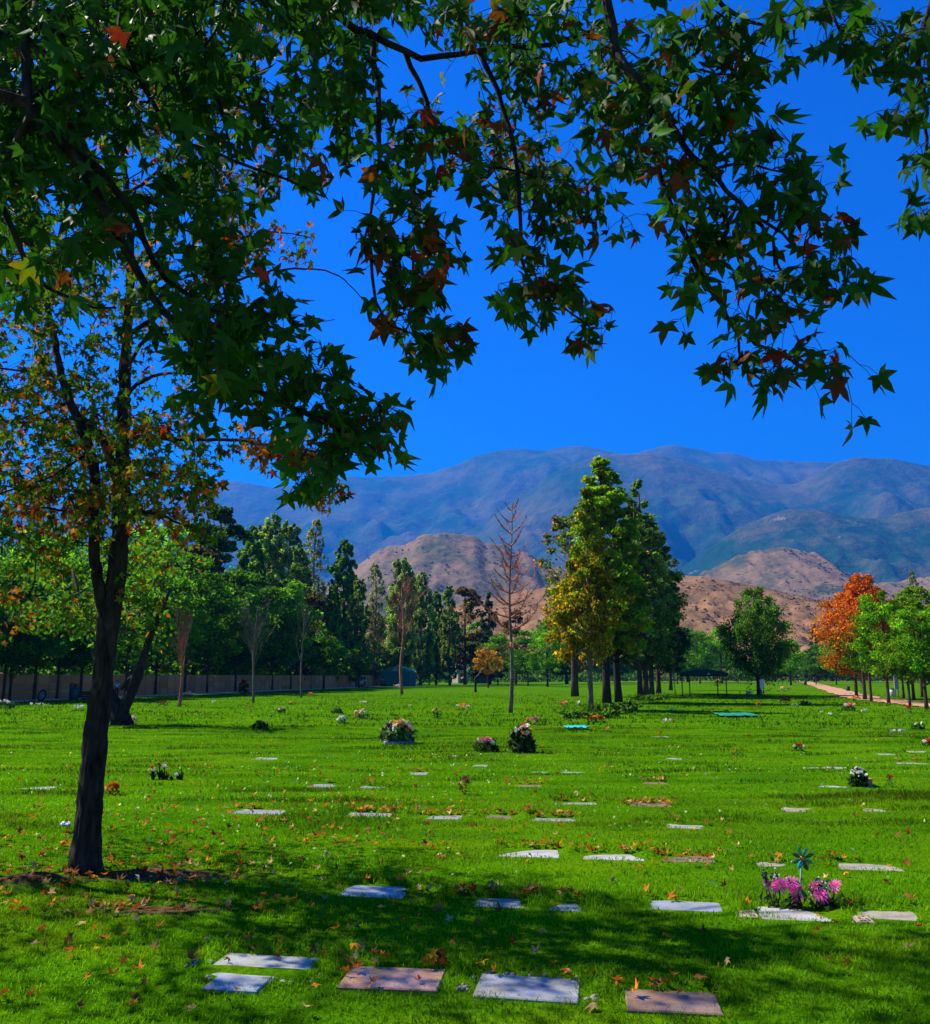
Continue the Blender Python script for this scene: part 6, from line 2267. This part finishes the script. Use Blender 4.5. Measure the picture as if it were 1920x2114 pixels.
def barrel():
    p = G(152, 1445); s = mpp(p[1])
    t = thing('flower_barrel', 'dark green barrel filled with red and yellow-green flowers at the wall', 'barrel', p)
    mb = MB(); r = 10 * s
    mb.lathe([(r * .85, -.02), (r, 10 * s), (r, 18 * s), (r * .9, 26 * s), (r * .8, 25 * s)], (0, 0, 0), 14, (.008, .07, .055)); mb.build('body', M['paint'], t, True)
    rng = np.random.default_rng(2)
    for k in range(10):
        link('flower', bloom(('red', 'red', 'white', 'yellow')[k % 4]), t, (rng.uniform(-.28, .34), rng.uniform(-.2, .1), 29 * s + rng.uniform(0, .14)), (.7, 0, k), .11)
    V, F = leaf_cards(np.array([(rng.normal() * .18, rng.normal() * .12, 27 * s + rng.uniform(0, .15)) for _ in range(40)]), .14, rng)
    link('foliage', mesh_np('foliage', V, F, M['leaf_far'], np.tile((.05, .15, .04), (len(V), 1))), t)


barrel()


def wheel():
    p = G(86, 1448); s = mpp(p[1])
    t = thing('wheel', 'round dark wheel with a grey disc leaning at the foot of the wall', 'wheel', p, -.5)
    R = 10.5 * s
    mb = MB(); ring = [(math.cos(a) * R, 0, math.sin(a) * R) for a in np.linspace(0, 2 * math.pi, 21)]
    mb.tube(ring, R * .22, 8, (.015, .014, .018), cap=False); mb.build('tyre', M['paint'], t, True, loc=(0, 0, R * 1.15), rot=(-.2, 0, 0))
    mb = MB(); mb.lathe([(R * .84, -.03), (R * .84, .03), (R * .55, .06), (R * .2, .03)], (0, 0, 0), 18, (.26, .25, .30)); mb.build('disc', M['paint'], t, True, loc=(0, 0, R * 1.15), rot=(math.pi / 2 - .2, 0, 0))


wheel()


def crate():
    p = G(178, 1444); s = mpp(p[1])
    t = thing('crate', 'dark red crate standing by the wall, right of the flower barrel', 'crate', p)
    for k in range(4):
        mb = MB(); mb.box((0, 0, (2 + k * 4.4) * s), (16 * s, .5, 3.6 * s), 0, (.10, .012, .02)); mb.build('slat', M['paint'], t)


crate()


# ------------------------------------------------------------------ cloths lying on the lawn, paper
def sheet(name, label, px, py, wpx, dm, c, cat='sheet'):
    p = G(px, py); s = mpp(p[1]); w = wpx * s
    n, m = 16, 6
    V = []
    for j in range(m + 1):
        for i in range(n + 1):
            u = i / n - .5; v = j / m - .5
            x = p[0] + u * w * (1 + .05 * math.sin(v * 9)); y = p[1] + v * dm + .05 * math.sin(u * 11)
            V.append((u * w, v * dm + .05 * math.sin(u * 11), float(H(x, y)) - p[2] + .09 + .015 * math.sin(u * 21 + v * 13)))
    Fq = [(j * (n + 1) + i, j * (n + 1) + i + 1, (j + 1) * (n + 1) + i + 1, (j + 1) * (n + 1) + i) for j in range(m) for i in range(n)]
    o = link(name, mesh_np(name, np.array(V), np.array(Fq), M['cloth'], np.tile(c, (len(V), 1)), True), None, p)
    tag(o, label, cat)
    sol = o.modifiers.new('thick', 'SOLIDIFY'); sol.thickness = .008


sheet('ground_sheet', 'bright cyan sheet spread on the lawn in front of the shrub bed', 1190, 1506, 44, 1.5, (.01, .46, .40))
sheet('ground_sheet', 'darker teal sheet lying in the long shadow right of the shrub bed', 1520, 1480, 76, 1.6, (.01, .22, .14))
sheet('paper_scrap', 'small white paper scrap in the grass left of the thick trunk', 134, 1719, 20, .06, (.80, .78, .80), 'paper')


# ------------------------------------------------------------------ a person by the wall
def person():
    px = 243
    Y = wallpt(wall_s(px), 1.0)[1]
    p = at(px, HORIZON, Y); p[2] = 0.0
    t = thing('person', 'person in a light blue top by the wall, seen beside the dark forked tree', 'person', p, .5)
    hgt = 1.28

    def skin(name, verts, edges, radii, c, lv=2):
        me = bpy.data.meshes.new(name)
        me.from_pydata([tuple(v) for v in verts], edges, [])
        a = me.attributes.new('Col', 'FLOAT_COLOR', 'POINT')
        m = M['skin_' + c]
        me.materials.append(m)
        o = link(name, me, t)
        sk = o.modifiers.new('skin', 'SKIN')
        for v, r in zip(me.skin_vertices[0].data, radii): v.radius = (r, r)
        me.skin_vertices[0].data[0].use_root = True
        o.modifiers.new('sub', 'SUBSURF').levels = lv
        o.modifiers['sub'].render_levels = lv
        return o
    k = hgt / 1.7
    z = lambda q: q * k
    # pelvis root, spine, head; arms; legs
    v = [(0, 0, z(.93)), (0, 0, z(1.15)), (0, 0, z(1.40)), (0, -.01, z(1.50)), (0, -.01, z(1.60)), (0, -.01, z(1.70)),
         (.17 * k, 0, z(1.40)), (.24 * k, -.02, z(1.14)), (.22 * k, -.14, z(.92)), (-.17 * k, 0, z(1.40)), (-.24 * k, -.03, z(1.14)), (-.21 * k, -.13, z(.92)),
         (.09 * k, 0, z(.86)), (.10 * k, -.03, z(.48)), (.10 * k, .02, z(.07)), (.11 * k, -.12, z(.03)), (-.09 * k, 0, z(.86)), (-.11 * k, .02, z(.48)), (-.11 * k, .06, z(.07)), (-.12 * k, -.08, z(.03))]
    e = [(0, 1), (1, 2), (2, 3), (3, 4), (4, 5), (2, 6), (6, 7), (7, 8), (2, 9), (9, 10), (10, 11), (0, 12), (12, 13), (13, 14), (14, 15), (0, 16), (16, 17), (17, 18), (18, 19)]
    r = [.13, .12, .12, .055, .095, .075, .055, .042, .033, .055, .042, .033, .085, .06, .042, .035, .085, .06, .042, .035]
    skin('body', v, e, [q * k for q in r], 'flesh')
    skin('shirt', [v[0], v[1], v[2], v[6], np.array(v[6]) * .4 + np.array(v[7]) * .6, v[9], np.array(v[9]) * .4 + np.array(v[10]) * .6], [(0, 1), (1, 2), (2, 3), (3, 4), (2, 5), (5, 6)], [q * k for q in (.145, .14, .14, .075, .065, .075, .065)], 'shirt')
    skin('trousers', [v[0], v[12], v[13], np.array(v[14]) + np.array((0, 0, .03)), v[16], v[17], np.array(v[18]) + np.array((0, 0, .03))], [(0, 1), (1, 2), (2, 3), (0, 4), (4, 5), (5, 6)], [q * k for q in (.145, .10, .075, .06, .10, .075, .06)], 'trousers')
    skin('hair', [(0, .01, z(1.60)), (0, .01, z(1.69)), (0, .03, z(1.73))], [(0, 1), (1, 2)], [q * k for q in (.10, .105, .06)], 'hair')


for nm, c in (('flesh', (.35, .17, .10)), ('shirt', (.30, .62, .80)), ('trousers', (.02, .025, .05)), ('hair', (.012, .009, .008))):
    t = NT('skin_' + nm)
    n = t.noise(12, 4, vec=t.coord())
    M['skin_' + nm] = t.done(t.bsdf(t.mix(1.0, c, t.ramp(n, [(.3, (.85,) * 3), (.7, (1.1,) * 3)]), 'MULTIPLY'), .7, None, .2))
person()


# ------------------------------------------------------------------ fallen leaves
def fallen():
    rng = np.random.default_rng(77)
    kinds = {'brown': (.27, .11, .025), 'orange': (.62, .22, .02), 'red': (.40, .06, .015), 'tan': (.58, .38, .13)}
    labs = {'brown': ('dry brown star-shaped leaf lying on the lawn', 'dry brown leaves on the lawn'), 'orange': ('orange star-shaped leaf lying on the lawn', 'orange leaves on the lawn'),
            'red': ('dark red star-shaped leaf lying on the lawn', 'dark red leaves on the lawn'), 'tan': ('pale tan curled leaf lying on the lawn', 'pale tan leaves on the lawn')}
    tmpl = [star_leaf(s, curl=c, fold=f) for s, c, f in ((11, .5, .6), (12, -.8, .5), (13, 1.0, .2), (14, -1.0, -.3), (15, .2, 1.0))]
    spots = []
    # heaps along the back of plaques
    heaps = {2: 16, 3: 6, 6: 30, 7: 5, 8: 4, 9: 7, 11: 16, 12: 18, 13: 26, 4: 7, 0: 5, 5: 5, 16: 10, 17: 26, 18: 22, 19: 28, 20: 18, 23: 46, 21: 4, 22: 5, 14: 6, 15: 4, 24: 4, 25: 5, 40: 16, 41: 14, 33: 10, 37: 8}
    for k, n in heaps.items():
        cx, cy, w, d, a = _pl[k]
        for _ in range(n):
            u = rng.uniform(-.62, .62) * w; v = d / 2 + abs(rng.normal()) * .05 - .02
            if k in (23, 13): v = rng.uniform(-.5, .6) * d
            spots.append((cx + u * math.cos(a) - v * math.sin(a), cy + u * math.sin(a) + v * math.cos(a), 1))
    # drifts at the trunk foot and over the shaded ground
    for cx, cy, sx, sy, n in ((-2.5, 7.6, .55, .25, 60), (-3.7, 7.4, .55, .35, 60), (-4.0, 6.6, .6, .5, 40), (-2.1, 6.7, .6, .2, 50), (-3.0, 8.6, .9, .5, 60), (-3.6, 9.4, .9, .6, 40), (-3.2, 6.6, .7, .5, 30), (-4.2, 8.2, .6, .5, 26), (-2.0, 9.6, .8, .6, 34), (-3.0, 11.0, 1.2, 1.0, 26), (-1.1, 10.0, .8, .6, 26), (-4.9, 10.6, .9, .9, 22)):
        for _ in range(n): spots.append((cx + rng.normal() * sx, cy + rng.normal() * sy, 0))
    for _ in range(330):
        y = rng.uniform(4.6, 9.5); x = rng.uniform(-.54, .54) * y
        if rng.uniform() < (.9 if x < 0 else .45): spots.append((x, y, 0))
    for _ in range(420):
        y = rng.uniform(9.5, 17); x = rng.uniform(-.54, .54) * y
        if rng.uniform() < .9 * math.exp(-(x + 2.5) ** 2 / 14) + .12: spots.append((x, y, 0))
    for _ in range(120):
        y = rng.uniform(15, 30); x = rng.uniform(-.54, .54) * y
        spots.append((x, y, 0))
    S_ = np.array(spots)
    z = H(S_[:, 0], S_[:, 1])
    on = np.zeros(len(S_), bool)
    for k in range(len(_pl)):
        d, u, v = rect_dist(S_[:, 0], S_[:, 1], k); on |= d < .01
    cache = {}
    px, py, f = project(np.stack([S_[:, 0], S_[:, 1], z], 1).T) if False else zip(*[project((a, b, c)) for (a, b, _), c in zip(spots, z)])
    f = np.array(f); px = np.array(px); py = np.array(py)
    size = rng.uniform(.030, .056, len(S_))
    sc = size / f * ((px > 0) & (px < 1920) & (py < 2114))
    # what lies below the photograph's rounded lower edge still belongs to the lawn
    order = np.argsort(-sc)
    VV = []; FF = []; CC = []; nn = 0
    for r, i in enumerate(order):
        kd = rng.choice(['brown', 'orange', 'red', 'tan'], p=[.36, .32, .14, .18])
        k = int(rng.integers(len(tmpl))); V, Fc = tmpl[k]
        R = (Matrix.Rotation(rng.uniform(0, 6.28), 3, 'Z') @ Matrix.Rotation(rng.normal() * .45, 3, 'X') @ Matrix.Rotation(rng.normal() * .45, 3, 'Y'))
        pos = np.array((S_[i, 0], S_[i, 1], z[i] + (.040 if on[i] else rng.uniform(.030, .052))))
        col = np.array(kinds[kd])
        if r < 300:
            key = (k, kd, int(rng.integers(3)))
            if key not in cache:
                cache[key] = mesh_np('fallen_leaf', V, Fc, M['dry_leaf'], np.tile(col * rng.uniform(.7, 1.2), (len(V), 1)))
            o = link('fallen_leaf', cache[key])
            o.matrix_world = Matrix.Translation(Vector(pos)) @ R.to_4x4() @ Matrix.Scale(float(size[i]), 4)
            dp = np.hypot(_pl[:, 0] - pos[0], _pl[:, 1] - pos[1]); j = int(dp.argmin())
            short = {2: 'the reddish terracotta plaque', 3: 'the plaque edged with round stones', 0: 'the largest pale grey-green plaque', 1: 'the small polished plaque', 4: 'the brown plaque at the bottom right', 6: 'the cream plaque heaped with leaves', 7: 'the small dark blue plaque',
                     5: 'the blue-grey plaque in the tree shade', 8: 'the plaque left of the purple flowers', 9: 'the plaque before the purple flowers', 11: 'the brightest white plaque', 12: 'the second white plaque', 13: 'the plaque buried in leaves'}
            dt = math.hypot(pos[0] + 3.07, pos[1] - 7.5)
            if dp[j] < .75 and j in short: where = ('lying on ' if on[i] else 'beside ') + short[j]
            elif dt < 1.0: where = 'at the foot of the thick trunk'
            elif dt < 2.0: where = 'in the shade near the thick trunk'
            elif pos[1] < 6.4: where = 'in the nearest grass on the ' + ('left' if pos[0] < -.8 else ('right' if pos[0] > .8 else 'middle'))
            elif pos[1] < 9: where = 'in the second strip of lawn on the ' + ('left' if pos[0] < -1 else ('right' if pos[0] > 1 else 'middle'))
            else: where = 'in the sunny lawn further back'
            tag(o, {'brown': 'dry brown', 'orange': 'orange', 'red': 'dark red', 'tan': 'pale tan curled'}[kd] + ' fallen leaf ' + where, 'leaf', labs[kd][1].split(' on')[0] + ' ' + where)
        else:
            q = (V * size[i]) @ np.array(R).T + pos
            VV.append(q); FF.append(Fc + nn); CC.append(np.tile(col * rng.uniform(.7, 1.25), (len(V), 1))); nn += len(V)
    tag(link('leaf_litter', mesh_np('leaf_litter', np.concatenate(VV), np.concatenate(FF), M['dry_leaf'], np.concatenate(CC))), 'small fallen leaves strewn over the lawn and behind the plaques', kind='stuff')
    # pale clover leaves and daisies in the turf
    n = 1700
    y = np.sqrt(rng.uniform(7.0 ** 2, 20 ** 2, n)); x = rng.uniform(-.55, .55, n) * y
    keep = (rng.uniform(size=n) < .25 + .75 * np.exp(-(x + 1.5) ** 2 / 16)) & plaque_mask(x, y, .02)
    x = x[keep]; y = y[keep]
    P = np.stack([x, y, H(x, y) + rng.uniform(.03, .055, len(x))], 1)
    V, F = leaf_cards(P, .032, rng, up=2.5, aspect=1.3)
    C = np.where(rng.uniform(size=(len(P), 1)) < .75, np.array((.16, .36, .06)), np.array((.55, .62, .40)))
    tag(link('clover', mesh_np('clover', V, F, M['grass'], np.repeat(C, 4, 0))), 'pale clover leaves flecking the lawn', kind='stuff')


fallen()
